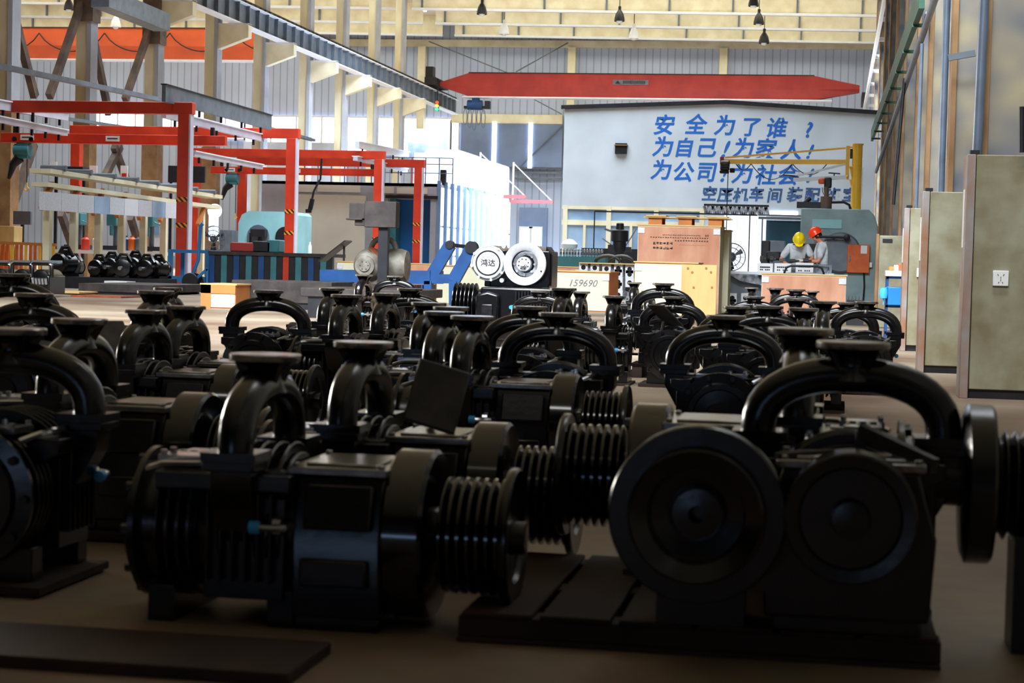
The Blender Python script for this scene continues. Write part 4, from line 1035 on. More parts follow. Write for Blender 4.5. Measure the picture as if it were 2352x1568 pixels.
comps = [
 # u, v(flange top), flange width, rotation, label, full, guard
 (610, 812, 163, 0, 'large black compressor left of centre with a tall oblique arch', True, None),
 (835, 784, 139, 0, 'black compressor directly behind and right of the large one left of centre', True, 'r'),
 (32, 753, 150, 90, 'black compressor with a wide arch at the left edge, nearest there', False, None),
 (183, 731, 128, 0, 'black compressor at the left, between the wide arch and the twin arches', True, None),
 (335, 711, 98, 0, 'black compressor with oblique arch, left of the twin arches in the left half', True, 'l'),
 (430, 702, 91, 0, 'black compressor with oblique arch, right of the twin arches in the left half', True, None),
 (358, 667, 84, 0, 'black compressor whose flange shows just above the twin arches, nearer one', False, None),
 (386, 660, 66, 0, 'black compressor whose flange shows just above the twin arches, further one', False, None),
 (78, 673, 90, 90, 'black compressor with a glossy wide arch, second row at the left edge', False, None),
 (32, 628, 78, 90, 'black compressor raised highest at the left edge behind the glossy arches', False, None),
 (617, 666, 69, 90, 'black compressor with a wide arch in front of the dark steel slabs', False, None),
 (796, 676, 72, 0, 'black compressor with oblique arch, left one of the pair behind the centre', False, None),
 (887, 673, 66, 0, 'black compressor with oblique arch, right one of the pair behind the centre', False, None),
 (763, 661, 60, 0, 'black compressor peeking out left of the pair behind the centre', False, None),
 (942, 662, 60, 90, 'black compressor with a bright-topped flange right of the pair behind the centre', False, None),
 (836, 630, 40, 0, 'small far black compressor just under the rusty grey one, left', False, None),
 (907, 633, 36, 90, 'small far black compressor with a wide arch just under the rusty grey one', False, None),
 (985, 694, 82, 0, 'black compressor with a dusty brown flange top near the centre', False, None),
 (1036, 704, 84, 0, 'black compressor behind the two arches at the centre', False, None),
 (1020, 715, 95, 0, 'black compressor with oblique arch, left of the two arches at the centre', False, None),
 (1085, 725, 101, 0, 'black compressor with oblique arch, right of the two arches at the centre', True, None),
 (1219, 703, 78, 90, 'black compressor with a left-curving arch behind the one nearest the centre right', False, None),
 (1283, 718, 93, 90, 'black compressor with a wide arch right of centre, nearest in its row', False, None),
 (1294, 661, 62, 0, 'black compressor with a dusty flange in front of the numbered crate', False, None),
 (1240, 667, 44, 90, 'black compressor beside the dusty-flanged one, left', False, None),
 (1334, 669, 44, 0, 'black compressor beside the dusty-flanged one, right', False, None),
 (1457, 648, 34, 0, 'small black compressor with a slender bright neck in front of the pale crate', False, None),
 (1524, 650, 50, 90, 'black compressor with a wide arch in front of the tall pale crate, rear', False, None),
 (1411, 679, 54, 0, 'black compressor with one bright leg left of the tall pale crate', False, None),
 (1493, 668, 41, 0, 'black compressor with two slim legs in front of the tall pale crate', False, None),
 (1548, 681, 54, 90, 'black compressor with a wide arch in front of the tall pale crate, front', False, 'l'),
 (1692, 703, 60, 90, 'black compressor third from the right among the rear flanges', False, None),
 (1668, 724, 92, 90, 'black compressor with a wide arch in front of the knotty pine sheet', False, None),
 (1727, 660, 32, 0, 'small far black compressor left of the brown crate before the workers', False, None),
 (1733, 680, 48, 90, 'black compressor just behind the left group of far flanges', False, None),
 (1781, 661, 40, 0, 'small black compressor at the left foot of the brown crate before the workers', False, None),
 (1828, 664, 44, 90, 'small black compressor at the middle of the brown crate before the workers', False, None),
 (1866, 668, 34, 0, 'small black compressor right of the middle of the brown crate before the workers', False, None),
 (1828, 685, 55, 0, 'black compressor second row in front of the brown crate, left', False, None),
 (1891, 691, 64, 0, 'black compressor second row in front of the brown crate, right', False, None),
 (1765, 702, 70, 90, 'black compressor third row in front of the brown crate, left', False, None),
 (1846, 707, 70, 0, 'black compressor with a bright leg, third row in front of the brown crate', False, None),
 (1945, 694, 48, 90, 'black compressor hidden behind the widest arch near the cabinets', False, None),
 (1990, 692, 55, 90, 'black compressor with a wide arch beside the grey cabinets', False, None),
 (1840, 753, 150, 180, 'black compressor with its pulley turned left, behind the nearest wide arch on the right', True, None),
]
random.seed(21)
for c in comps:
    K(c[0], c[1], c[2], c[3], c[4], c[5], c[6])
# the nearest one on the right: shaft towards the viewer with a second wheel
p = PZ(1960, 784, H - .150)
t = empty('compressor', (p.x, p.y + ARCH_X, .065), R(-90), 'nearest black compressor on the right, its two round wheels facing the viewer', 'compressor', 'black compressors laid out on the floor')
pump_part(t); drive_part(t, groove=3, zc=.262, bell=False, rd=.128); arch_part(t); flywheel_part(t, -.298, r=.176, z=.25)
MB().bar((.0,.02,.40),(.13,.17,.345),.02,.03).bar((.0,.02,.40),(.0,.02,.355),.02).bar((.0,.02,.358),(.19,-.15,.358),.012).build('lever_arm', 'dusty', t)
pallet('wooden_pallet', -.76, .24, 3.86, 4.72, 0, .064, 'dkwood', 'dark wooden pallet under the nearest compressor on the right, boards showing at its left', 'pallet', 'Y', 6)
# plank sheet under the large compressor left of centre
p = PZ(300, 1390, 0.0)
solo('floor_board', MB().box(-2.35, -.98, 3.35, 3.66, 0.0, .025), 'dkwood', 'dark plank lying on the floor in front of the large compressor', 'board', bevel=.004)
# belt pulley assembly at the right edge
p = PY(2240, 1110, 4.15)
t = empty('belt_pulley', (p.x, 4.15, 0), 0, 'large black disc with a grooved belt pulley at the right edge, on a dark block', 'pulley')
zc = p.z
MB().lathe([(.05,-.035),(.15,-.03),(.172,-.02),(.172,.028),(.165,.035),(.05,.04)], (0,0,zc), 'X', 48).build('disc', 'black', t)
prof = [(.06,.035),(.106,.045)]
for k in range(12): prof += [(.104,.05+k*.021),(.118,.058+k*.021),(.118,.061+k*.021),(.1,.069+k*.021)]
MB().lathe(prof + [(.04,.31)], (0,0,zc), 'X', 40).build('grooved_pulley', 'black', t)
MB().cyl((-.09,0,zc),(-.035,0,zc),.05).box(.08,.3,-.08,.08,0,zc-.1).build('support_block', 'black2', t)

# silver machine on top of a black one near the centre
p = PY(1180, 652, 16.5)
zt = p.z
tb = empty('compressor', (PY(1140, 700, 16.5).x, 16.4, 0), 0, 'black finned compressor lying under the silver machine, pulley at its left', 'compressor')
L = MB().box(-.1,.62,-.16,.2,.12,zt-.03)
L.build('pump_body', 'black', tb, bevel=.02)
fb = MB()
for k in range(13): fb.box(.22+k*.027,.232+k*.027,-.2,-.15,.3,zt-.06)
fb.build('cooling_fins', 'blackm', tb)
MB().prism([(-.13,.2),(.08,.2),(.08,zt-.1),(-.02,zt-.07),(-.13,zt-.1)], -.24,-.16,'Y').build('front_cover', 'black', tb, bevel=.02)
MB().prism([(-.07,.25),(.03,.25),(.03,zt-.18),(-.07,zt-.18)], -.262,-.24,'Y').build('cover_plate', 'blackm', tb, bevel=.01)
prof = [(.04,-.36),(.17,-.36)]
for k in range(6): prof += [(.2,-.35+k*.036),(.2,-.345+k*.036),(.13,-.33+k*.036)]
MB().lathe(prof + [(.15,-.13),(.15,-.1)], (0,0,zt-.2), 'X', 36).build('pulley', 'black', tb)
MB().box(-.1,.62,-.14,.18,0,.12).build('foot', 'black2', tb)
MB().cyl((.19,-.17,.42),(.19,-.23,.42),.018).build('valve_cap', 'cap', tb)
q1, q2 = PY(1119, 604, 16.3), PY(1205, 605, 16.3)
t = empty('silver_machine', ((q1.x+q2.x)/2, 16.5, zt-.028), 0, 'silver machine with a lettered round cover and a big ring wheel, near the centre', 'compressor')
cx1, cx2 = q1.x - t.location.x, q2.x - t.location.x; cz = q1.z - t.location.z
MB().cyl((cx1,.5,cz),(cx1,-.1,cz),.16,n=40).cyl((cx2,.5,cz),(cx2,-.1,cz),.17,n=40).box(cx1,cx2+.2,-.06,.45,.0,cz+.12).box(cx1-.05,cx2+.05,-.05,.45,0,.06).build('housing', 'black', t, bevel=.01)
m = MB().lathe([(.02,-.16),(.10,-.16),(.102,-.152),(.112,-.152),(.114,-.16),(.135,-.158),(.145,-.14),(.145,-.1)], (cx1,0,cz), 'Y', 48)
m.build('round_cover', 'silver', t)
rg = MB().ring(.158, .148, -.14, -.1, (cx1,0,cz), 'Y', 48)
for k in range(8):
    a = 2*PI*k/8+.2; rg.cyl((cx1+.15*math.cos(a),-.16,cz+.15*math.sin(a)),(cx1+.15*math.cos(a),-.1,cz+.15*math.sin(a)),.013,n=8)
rg.build('cover_rim', 'silver', t)
MB().ring(.110, .103, -.1605, -.15, (cx1,0,cz), 'Y', 48).build('cover_groove', 'hole', t)
o = text('cover_lettering', '鸿达', (t.location.x+cx1, t.location.y-.162, t.location.z+cz), .066, 'ink', t, ext=.0008)
fw = MB().lathe([(.118,-.17),(.118,-.2),(.125,-.205),(.187,-.205),(.19,-.2),(.19,-.17),(.118,-.168)], (cx2,0,cz), 'Y', 56, cap=False)
fw.build('flywheel_ring', 'silver', t)
hb = MB().lathe([(.01,-.235),(.018,-.235),(.02,-.215),(.03,-.215),(.032,-.2),(.062,-.2),(.064,-.19),(.064,-.1)], (cx2-.01,0,cz), 'Y', 36)
hb.ring(.112, .078, -.13, -.1, (cx2,0,cz), 'Y', 40)
for k in range(8):
    a = 2*PI*k/8; hb.cyl((cx2-.01+.092*math.cos(a),-.15,cz+.092*math.sin(a)),(cx2-.01+.092*math.cos(a),-.1,cz+.092*math.sin(a)),.012,n=8)
hb.build('hub', 'silver', t)
hh = MB()
for k in range(8):
    a = 2*PI*k/8+.3; hh.cyl((cx2-.01+.045*math.cos(a),-.202,cz+.045*math.sin(a)),(cx2-.01+.045*math.cos(a),-.199,cz+.045*math.sin(a)),.006,n=8)
hh.cyl((cx2+.15,-.207,cz-.06),(cx2+.15,-.2,cz-.06),.008,n=8)
hh.build('bolt_holes', 'hole', t)
for sx, sz in ((cx1+.135, cz+.155), (cx1+.125, cz-.15)):
    MB().cyl((sx,-.15,sz),(sx,-.08,sz),.02,n=12).build('bolt_boss', 'silver', t)
MB().prism([(cx2+.12,.02),(cx2+.215,.02),(cx2+.22,cz+.08),(cx2+.16,cz+.16)], .0,.3,'Y').build('side_bracket', 'black', t)

# rusty grey compressor with a dark steel post and box
p = PY(880, 606, 27); Y = 27.0
zb_ = PY(880, 652, 27).z
t = empty('grey_compressor', (p.x, Y, zb_), 0, 'rusty grey compressor with a round front cover and an arched pipe, left of centre', 'compressor')
r_ = .24
cz = p.z - zb_ - .02
MB().lathe([(.12,.36),(.22,.34),(.25,.25),(.25,.02),(.22,0),(.22,-.05)], (.03,.0,cz), 'X', 36).box(-.2,.3,-.16,.16,0,cz).build('motor_body', 'greycast', t)
MB().lathe([(.10,-.32),(.12,-.30),(.17,-.27),(.235,-.18),(.25,-.1),(.25,.1)], (-.17,0,cz), 'Y', 36).build('front_housing', 'greycast', t)
dd = MB().lathe([(.02,-.35),(.085,-.35),(.09,-.33),(.145,-.325),(.15,-.30)], (-.2,0,cz-.01), 'Y', 32)
dd.build('round_cover', 'greycast', t)
bh = MB()
for k in range(6):
    a = 2*PI*k/6; bh.cyl((-.2+.06*math.cos(a),-.352,cz-.01+.06*math.sin(a)),(-.2+.06*math.cos(a),-.348,cz-.01+.06*math.sin(a)),.009,n=8)
bh.build('bolt_holes', 'hole', t)
pts = [(-.19 + .19*(1-math.cos(a))*1.0, 0, cz+.2+.2*math.sin(a)**.8) for a in [PI*i/16 for i in range(17)]]
MB().tube([(-.19,0,cz+.1)] + pts + [(.19,0,cz+.1)], .042, 12).build('arched_pipe', 'greycast', t)
MB().obox((-.03,-.22,cz+.16),(.3,.03,.06),(0,R(40),0)).build('rusty_bar', 'rustor', t)
MB().ring(.262,.24,.02,.06,(0,0,cz),'X',36).build('flange_ring', 'greycast', t)
p2 = PY(898, 560, Y-.1)
t2 = empty('steel_post', (p2.x, Y-.55, 0), 0, 'dark steel post carrying a rectangular box in front of the rusty grey compressor', 'post')
zt_ = PY(898, 463, Y-.6).z; zm_ = PY(898, 523, Y-.6).z
MB().box(-.07,.07,-.06,.06,0,zm_).build('post', 'dark', t2)
MB().box(-.27,.2,-.12,.12,zm_,zt_).build('box_head', 'rust', t2, bevel=.01)
MB().box(-.50,-.27,-.1,.1,zm_+.12,zt_-.03).box(-.54,-.3,-.13,.13,zm_+.1,zm_+.125).box(-.42,-.27,-.08,.08,zm_+.02,zm_+.1).build('side_box', 'rust', t2, bevel=.008)
pallet('wooden_pallet', p.x-.4, p.x+.5, 26.75, 27.4, 0, zb_-.001, 'dkwood', 'dark wooden base block under the rusty grey compressor', 'pallet', 'X', 4)
# ================================================================== SLOGAN BUILDING
YS = 57.0
xa = PY(1293, 400, YS).x; xb = PY(2011, 400, YS).x
ztl = PY(1295, 251, YS).z; ztm = PY(1668, 239, YS).z; ztr = PY(2010, 263, YS).z; zwin = PY(1300, 472, YS).z
xm = PY(1668, 240, YS).x
t = empty('slogan_building', ((xa+xb)/2, YS, 0), 0, 'white gabled indoor office block with four lines of blue painted writing', 'building')
xd0, xd1, _, zd = rect(1668, 480, 1756, 620, YS)
xe0, xe1, _, ze = rect(1756, 505, 1842, 620, YS)
MB().prism([(xa, zwin), (xb, zwin), (xb, ztr), (xm, ztm), (xa, ztl)], YS, YS+.2, 'Y').build('painted_wall', 'slogan', t, world=True, smooth=False)
MB().box(xa, xa+.15, YS+.2, YS+8, 0, ztl-.1).build('side_wall', 'slogan', t, world=True)
MB().add([(xa-.1,YS-.08,ztl),(xm,YS-.08,ztm),(xm,YS+8,ztm),(xa-.1,YS+8,ztl),(xa-.1,YS-.08,ztl+.12),(xm,YS-.08,ztm+.12),(xm,YS+8,ztm+.12),(xa-.1,YS+8,ztl+.12),(xb,YS-.08,ztr),(xb,YS+8,ztr),(xb,YS-.08,ztr+.12),(xb,YS+8,ztr+.12)],
  [(0,1,2,3),(7,6,5,4),(0,4,5,1),(3,2,6,7),(0,3,7,4),(1,8,9,2),(5,6,11,10),(1,5,10,8),(2,9,11,6),(8,10,11,9)]).build('roof_edge', 'dark', t, world=True, smooth=False)
xw = PY(1612, 500, YS).x
z_mid = PY(1300, 512, YS).z
# window band with frames
fr = MB(); gl = []
zb_ = .9
fr.box(xa, xw, YS, YS+.12, zwin-.1, zwin).box(xa, xw, YS, YS+.12, z_mid-.05, z_mid+.1).box(xa, xw, YS, YS+.12, zb_, zb_+.1)
for u in (1298, 1398, 1507, 1612):
    x = PY(u, 500, YS).x; fr.box(x-.07, x+.07, YS-.012, YS+.11, zb_-.01, zwin-.003)
for u in (1343, 1450, 1560):
    x = PY(u, 500, YS).x; fr.box(x-.04, x+.04, YS-.008, YS+.115, zb_-.01, z_mid)
fr.build('window_frame', 'cream', t, world=True)
us = (1298, 1343, 1398, 1450, 1507, 1560, 1612)
for i in range(6):
    x0, x1 = PY(us[i],500,YS).x, PY(us[i+1],500,YS).x
    MB().box(x0, x1, YS+.05, YS+.07, zb_+.1, z_mid-.05).build('window_pane', 'glass', t, world=True)
for a, b in ((1298,1398),(1398,1507),(1507,1612)):
    x0, x1 = PY(a,500,YS).x, PY(b,500,YS).x
    MB().box(x0, x1, YS+.05, YS+.07, z_mid+.1, zwin-.1).build('window_pane', 'glass', t, world=True)
MB().box(xa, xw, YS, YS+.12, 0, zb_).build('lower_wall', 'slogan', t, world=True)
MB().box(xw, xd0, YS, YS+.15, 0, zwin).box(xd0, xd1, YS, YS+.15, zd, zwin).build('lower_wall', 'slogan', t, world=True)
MB().box(xe0, xb, YS, YS+.15, ze, zwin).box(xe1, xb, YS, YS+.15, 0, ze).build('lower_wall', 'slogan', t, world=True)
MB().box(xe0, xe0+1.6, YS+.35, YS+.4, .0, ze).build('doorway_pane', 'glassdk', t, world=True)
x0, x1, z0, z1 = rect(1768, 485, 1832, 494, YS)
MB().box(x0, x1, YS-.03, YS, z0, z1).build('bright_fanlight', 'win', t, world=True)
x0, x1, z0, z1 = rect(1414, 329, 1440, 354, YS)
o = MB().box(x0, x1, YS-.12, YS, z0, z1).build('square_vent', 'hole', t, world=True); o['label'] = 'black square vent opening'
MB().box(x0-.03, x1+.03, YS-.16, YS, z0+(z1-z0)*.78, z0+(z1-z0)*.86).build('vent_slat', 'brownpaint', o); t_ = o.children[0]; t_.location = -t.location
for row, (chars, m, sh) in enumerate((
    ([('安',1523,290,1.0),('全',1596,289,1.0),('为',1663,291,1.0),('了',1722,294,.95),('谁',1781,297,1.0),('?',1855,300,1.0)], 'bluepaint', .18),
    ([('为',1521,340,1.0),('自',1569,342,.95),('己',1620,342,1.0),('!',1660,345,1.1),('为',1706,343,1.0),('家',1756,345,1.0),('人',1816,347,1.0),('!',1855,350,.9)], 'bluepaint', .18),
    ([('为',1517,393,1.0),('公',1567,398,1.0),('司',1620,398,1.0),('!',1658,400,1.1),('为',1703,402,1.0),('社',1757,405,1.0),('会',1808,405,1.0),('!',1855,405,.9)], 'bluepaint', .18),
    ([('空',1628,447,.72),('压',1664,450,.72),('机',1700,451,.72),('车',1736,448,.7),('间',1778,451,.72),('装',1824,449,.72),('配',1864,450,.72),('班',1910,451,.72),('室',1950,450,.68)], 'bluedk', .12))):
    for (ch_, u, v, k) in chars:
        p = PY(u, v, YS-.004)
        o = text('painted_character', ch_, (p.x, YS-.004, p.z), .64*k, m, t, shear=.4 if ch_ == '!' else sh, ext=.002, bold=.014)
# strip curtain
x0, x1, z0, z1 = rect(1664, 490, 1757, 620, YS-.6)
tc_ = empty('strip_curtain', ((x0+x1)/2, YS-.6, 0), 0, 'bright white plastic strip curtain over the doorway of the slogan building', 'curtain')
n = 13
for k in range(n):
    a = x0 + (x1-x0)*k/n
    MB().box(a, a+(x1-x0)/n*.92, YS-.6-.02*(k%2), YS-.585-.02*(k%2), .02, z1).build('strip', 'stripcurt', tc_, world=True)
x0, x1, z0, z1 = rect(1617, 470, 1766, 476, YS-.8)
MB().bar((x0, YS-.8, z1), (x1, YS-.8, z1), .06).build('hanging_rail', 'dark', tc_, world=True)
m = MB()
for k in range(22):
    a = x0 + (x1-x0)*(k+.5)/22; m.obox((a, YS-.78, z1-.16), (.09, .06, .26), (0, .3*((k%3)-1), 0))
m.build('gathered_film', 'film', tc_, world=True)
# thin air pipe across in front of the windows
p, q, r_ = PY(1366, 485, 50), PY(1538, 489, 50), PY(1740, 494, 50)
solo('air_pipe', MB().bar(p, r_, .04).bar(Vector((p.x,50,0)), p, .03).bar(Vector((r_.x-.2,50,0)), Vector((r_.x-.2,50,r_.z)), .03), 'dark', 'thin dark pipe frame running in front of the office windows', 'pipe')
p, q = PY(1742, 500, 47), PY(1862, 503, 47)
solo('tube_light', MB().bar(p, q, .05, .06).bar(p+Vector((0,0,.07)), q+Vector((0,0,.07)), .12, .04).bar(p+Vector((.1,0,0)), Vector((p.x+.1,47,0)), .03), 'greysteel', 'grey lamp rail hanging left of the grey-green press', 'lamp rail')

# ================================================================== GREY-GREEN PRESS
YP = 43.0
def U(u, v=600, Y=YP): return PY(u, v, Y)
t = empty('power_press', (U(1925).x, YP, 0), 0, 'huge grey-green press with a sloping shoulder behind the two workers', 'machine')
zt = U(1850, 478).z
pts = [(U(1836).x, 0), (U(2014).x, 0), (U(2014).x, U(2014,520).z), (U(2005).x, U(2005,495).z), (U(1992).x, U(1992,481).z), (U(1985).x, zt), (U(1836).x, zt)]
MB().prism(pts, YP, YP+1.6, 'Y').build('press_frame', 'press', t, world=True, bevel=.02)
x0, x1, z0, z1 = rect(1866, 503, 1933, 525, YP)
MB().box(x0, x1, YP-.03, YP, z0, z1).build('pale_plate', 'ltblue', t, world=True)
c = U(1930, 580); MB().lathe([(.02,-.12),(.42,-.12),(.46,-.08),(.46,0)], (c.x+.0, YP, c.z), 'Y', 36).build('flywheel_guard', 'greysteel', t, world=True)
MB().box(U(1838).x, U(1912).x, YP-.04, YP, U(1880,625).z, U(1880,560).z).build('dark_throat', 'dark', t, world=True)
p, q = U(1868,543, YP-.3), U(1945,545, YP-.3)
MB().cyl(p, q, .03).lathe([(.01,-.06),(.06,-.04),(.075,0),(.06,.04),(.01,.06)], q, 'Y', 14).cyl(q+Vector((-.3,0,0)), q+Vector((-.3,.3,0)), .03).build('ball_lever', 'dark', t, world=True)
x0, x1, z0, z1 = rect(1947, 561, 1996, 627, YP-.1)
o = MB().box(x0, x1, YP-.15, YP, z0, z1).build('control_cabinet', 'orbox', t, world=True, bevel=.01); o['label'] = 'orange control cabinet on the press'
for nm, mm, bx in (('paper_note', 'plastic', (x1-.2, x1-.06, YP-.165, YP-.15, z1-.2, z1-.02)), ('door_handle', 'steel', (x0+.04, x0+.07, YP-.18, YP-.15, z0+.25, z0+.38)), ('side_socket', 'plastic', (x1, x1+.06, YP-.1, YP-.05, z0+.13, z0+.24))):
    b_ = MB().box(*bx).build(nm, mm, o); b_.location = -t.location
MB().tube([(U(1985).x, YP-.05, z0), (U(1987).x, YP-.05, .5), (U(1985).x, YP-.05, .05)], .02, 6).build('cable', 'dark', t, world=True)
# motor and hose on the press
p = U(1897, 475)
m = MB().cyl((p.x, YP+.2, zt), (p.x, YP+.2, zt+.28), .13).cyl((p.x, YP+.2, zt+.28), (p.x, YP+.2, zt+.5), .05)
m.build('top_motor', 'brace', t, world=True)
a, b = U(1845,470), U(1875,468)
MB().obox((a.x+.15, YP+.3, zt+.08), (.6,.3,.14)).cyl((a.x,YP+.3,zt+.1),(a.x+.15,YP+.3,zt+.25),.05).build('valve_block', 'dark', t, world=True)
MB().tube([(p.x+.1,YP+.2,zt+.15),(p.x+.4,YP+.2,zt+.16),(p.x+.52,YP+.2,zt+.1),(p.x+.55,YP+.2,zt)], .03, 8).build('hose', 'dark', t, world=True)
t.children[0]
# narrow machine left of the workers
x0, x1, z0, z1 = rect(1762, 552, 1800, 640, 42)
t = solo('grey_cupboard', MB().box(x0, x1, 42.2, 42.8, 0, z1), 'greysteel', 'grey cupboard standing behind the worker in the yellow helmet', 'cupboard', bevel=.01)
x0, x1, z0, z1 = rect(1750, 552, 1792, 640, 40.5)
t = empty('dark_machine', ((x0+x1)/2, 40.5, 0), 0, 'dark narrow machine with a protruding head left of the worker in the yellow helmet', 'machine')
MB().box(x0, x0+.17, 40.5, 40.9, 0, z1).build('machine_column', 'dark', t, world=True, bevel=.02)
c = PY(1780, 588, 40.5); MB().box(x0+.1, x1, 40.35, 40.8, c.z-.09, c.z+.1).build('machine_head', 'dark', t, world=True, bevel=.04)

# ================================================================== YELLOW JIB CRANE
YJ = 45.6
def J(u, v): return PY(u, v, YJ)
p = J(1970, 333); xp = p.x
t = empty('jib_crane', (xp, YJ, 0), 0, 'yellow jib crane with its long arm reaching left in front of the slogan', 'crane')
MB().cyl((xp, YJ, 0), (xp, YJ, p.z), .12, n=28).cyl((xp, YJ, p.z), (xp, YJ, p.z+.03), .14, n=28).build('mast', 'yellow', t, world=True)
xs_ = J(1946, 400).x; zt1 = J(1946, 335).z; zb1 = J(1946, 412).z
MB().box(xs_-.045, xs_+.045, YJ-.06, YJ+.06, zb1, zt1).bar((xs_, YJ, zt1-.03), (xp, YJ, zt1-.03), .06, .03).bar((xs_, YJ, J(1950,383).z), (xp, YJ, J(1950,383).z), .14, .03).build('pivot_frame', 'yellow', t, world=True)
zq = J(1950,383).z
MB().prism([(xs_+.05, zq-.02), (xp-.1, zq-.02), (xp-.1, zq-.32)], YJ-.01, YJ+.01, 'Y').prism([(xs_+.05, zb1), (xp-.1, zb1), (xp-.1, zb1-.25)], YJ-.01, YJ+.01, 'Y').build('gusset', 'yellow', t, world=True)
MB().box(xs_+.05, xp-.12, YJ-.05, YJ+.05, J(1950,364).z, J(1950,342).z).build('dark_box', 'dark', t, world=True)
a, b = J(1657, 368), J(1943, 376); b.z = J(1943, 372).z
MB().bar(a + Vector((0,0,-.03)), b, .1, .11).build('arm_beam', 'yellow', t, world=True)
MB().bar(J(1665, 362), J(1943, 340), .04, .045).build('tie_rod', 'yellow', t, world=True)
MB().box(a.x-.03, a.x+.06, YJ-.08, YJ+.08, a.z-.1, a.z+.08).build('end_stop', 'crane', t, world=True)
# cable loops under arm
m = MB()
for (u0, u1, dv) in ((1690,1725,14),(1725,1820,36),(1820,1900,25)):
    m.tube([J(u0 + (u1-u0)*i/10, 376 + dv*4*(i/10)*(1-i/10)) for i in range(11)], .012, 5)
m.build('festoon_cable', 'dark', t, world=True)
MB().bar((xp+.13, YJ-.02, J(1982,384).z), (xp+.13, YJ-.02, J(1982,455).z), .03, .04).build('light_strip', 'whitep', t, world=True)
h = J(1665, 382)
t2 = empty('chain_hoist', (h.x, YJ, h.z-.12), 0, 'black chain hoist at the end of the yellow jib arm', 'hoist')
MB().obox((0,0,.12), (.22,.2,.2)).cyl((-.1,-.12,.17),(.12,-.12,.17),.09).build('motor_body', 'dark', t2, bevel=.03)
MB().box(-.12,.1,-.12,.12,-.05,.02).box(.12,.24,-.08,.08,-.03,.08).build('chain_bag', 'hole', t2, bevel=.02)
MB().cyl((.08,0,-.05),(.08,0,-1.6),.012,n=6).build('chain', 'dark', t2)
# white second arm with an orange hoist
t3 = empty('swing_arm', (J(1880,410).x, YJ-.3, J(1880,410).z), 0, 'white swing arm with a slanted stay below the yellow jib arm', 'arm')
MB().bar(PY(1822,413,YJ-.3), PY(1944,407,YJ-.3), .07, .09).build('arm_beam', 'whitep', t3, world=True)
MB().bar(PY(1834,403,YJ-.3), PY(1942,377,YJ-.3), .04, .05).build('stay', 'whitep', t3, world=True)
MB().bar(PY(1799,402,YJ-.3), PY(1826,404,YJ-.3), .05, .03).bar(PY(1903,397,YJ-.3), PY(1930,399,YJ-.3), .05, .03).bar(PY(1916,399,YJ-.3),PY(1916,408,YJ-.3),.03).bar(PY(1812,403,YJ-.3), PY(1835,407,YJ-.3),.03).build('dark_fitting', 'dark', t3, world=True)
MB().bar(PY(1944,407,YJ-.3), PY(1946,404,YJ), .04).build('arm_joint', 'yellow', t3, world=True)
h = PY(1893, 416, YJ-.3)
t4 = empty('chain_hoist', (h.x, YJ-.3, h.z-.1), 0, 'orange and black hoist hanging from the white swing arm above the press', 'hoist')
MB().obox((-.06,0,.1),(.16,.18,.14)).build('orange_cover', 'orange', t4, bevel=.04)
MB().obox((.09,0,.06),(.18,.18,.26)).build('motor_body', 'dark', t4, bevel=.04)
m = MB()
for xx in (-.04,.0,.06,.1): m.tube([(xx,0,-.05),(xx+.01,0,-.15),(.04,0,-.28)], .01, 5)
m.build('sling', 'dark', t4)

# ================================================================== WORK BENCH OF THE TWO WORKERS
x0, x1, z0, z1 = rect(1668, 622, 1915, 640, 36.2)
zt = z1
t = empty('steel_bench', ((x0+x1)/2, 36.2, 0), 0, 'grey work bench with a white edge in front of the two workers', 'bench')
MB().box(x0, x1, 36.1, 36.9, zt-.06, zt).build('bench_top', 'whitep', t, world=True)
MB().box(x0, x1, 36.25, 36.8, .1, zt-.06).build('bench_body', 'greysteel', t, world=True)
MB().box(x0+.05, x1-.05, 36.3, 36.75, 0, .1).build('plinth', 'dark', t, world=True)
m = MB(); random.seed(4)
pts = [PY(1672,628,36.05), PY(1740,630,36.05), PY(1750,655,36.05), PY(1700,645,36.05)]
vs = [(p.x,36.1,p.z) for p in pts] + [(p.x,36.04,p.z) for p in pts]
m.add(vs, [(0,1,2,3),(7,6,5,4),(0,4,5,1),(1,5,6,2),(2,6,7,3),(3,7,4,0)])
solo('plastic_film', m, 'film', 'crumpled clear plastic film draped over the left front of the work bench', 'film', smooth=False)
for i, (u0, u1, v0, lb) in enumerate(((1740,1775,604,'white carton with small print, left end of the bench row'), (1779,1817,604,'white carton with small print, middle of the bench row'), (1828,1868,603,'white carton with blue-grey print under the workers\' hands'))):
    x0, x1, z0, z1 = rect(u0, v0, u1, 626, 36.2)
    c = solo('carton', MB().box(x0, x1, 36.15, 36.5, zt, z1), 'plastic', lb, 'carton', 'white cartons on the bench', bevel=.005)
    mm = MB()
    for k in range(6):
        a = x0 + .05 + (x1-x0-.1)*k/6; mm.box(a, a+.03, 36.146, 36.15, z1-.09, z1-.06); 
        if k != 2: mm.box(a, a+.025, 36.146, 36.15, zt+.03, zt+.055)
    mm.build('carton_lettering', 'ink', c, world=True)
    zc_ = z1
m = MB(); random.seed(8)
xq0, xq1 = PY(1745,600,36.3).x, PY(1866,600,36.3).x
x = xq0
k = 0
while x < xq1 - .12:
    L = .1 + .1*random.random(); hh = .03 + .03*random.random()
    solo('machined_part', MB().lathe([(.01,0),(hh,.005),(hh,L*.6),(hh*.5,L*.62),(hh*.5,L)], (x, 36.3, zc_+hh), 'X', 10), ('rust','dark','brace')[k%3], 'small dark machined part lying on the white cartons of the bench', 'machine part', 'machined parts on the cartons')
    x += L + .07; k += 1
x0, x1 = PY(1802,622,35.9).x, PY(1892,622,35.9).x; zl = PY(1850,611,35.9).z
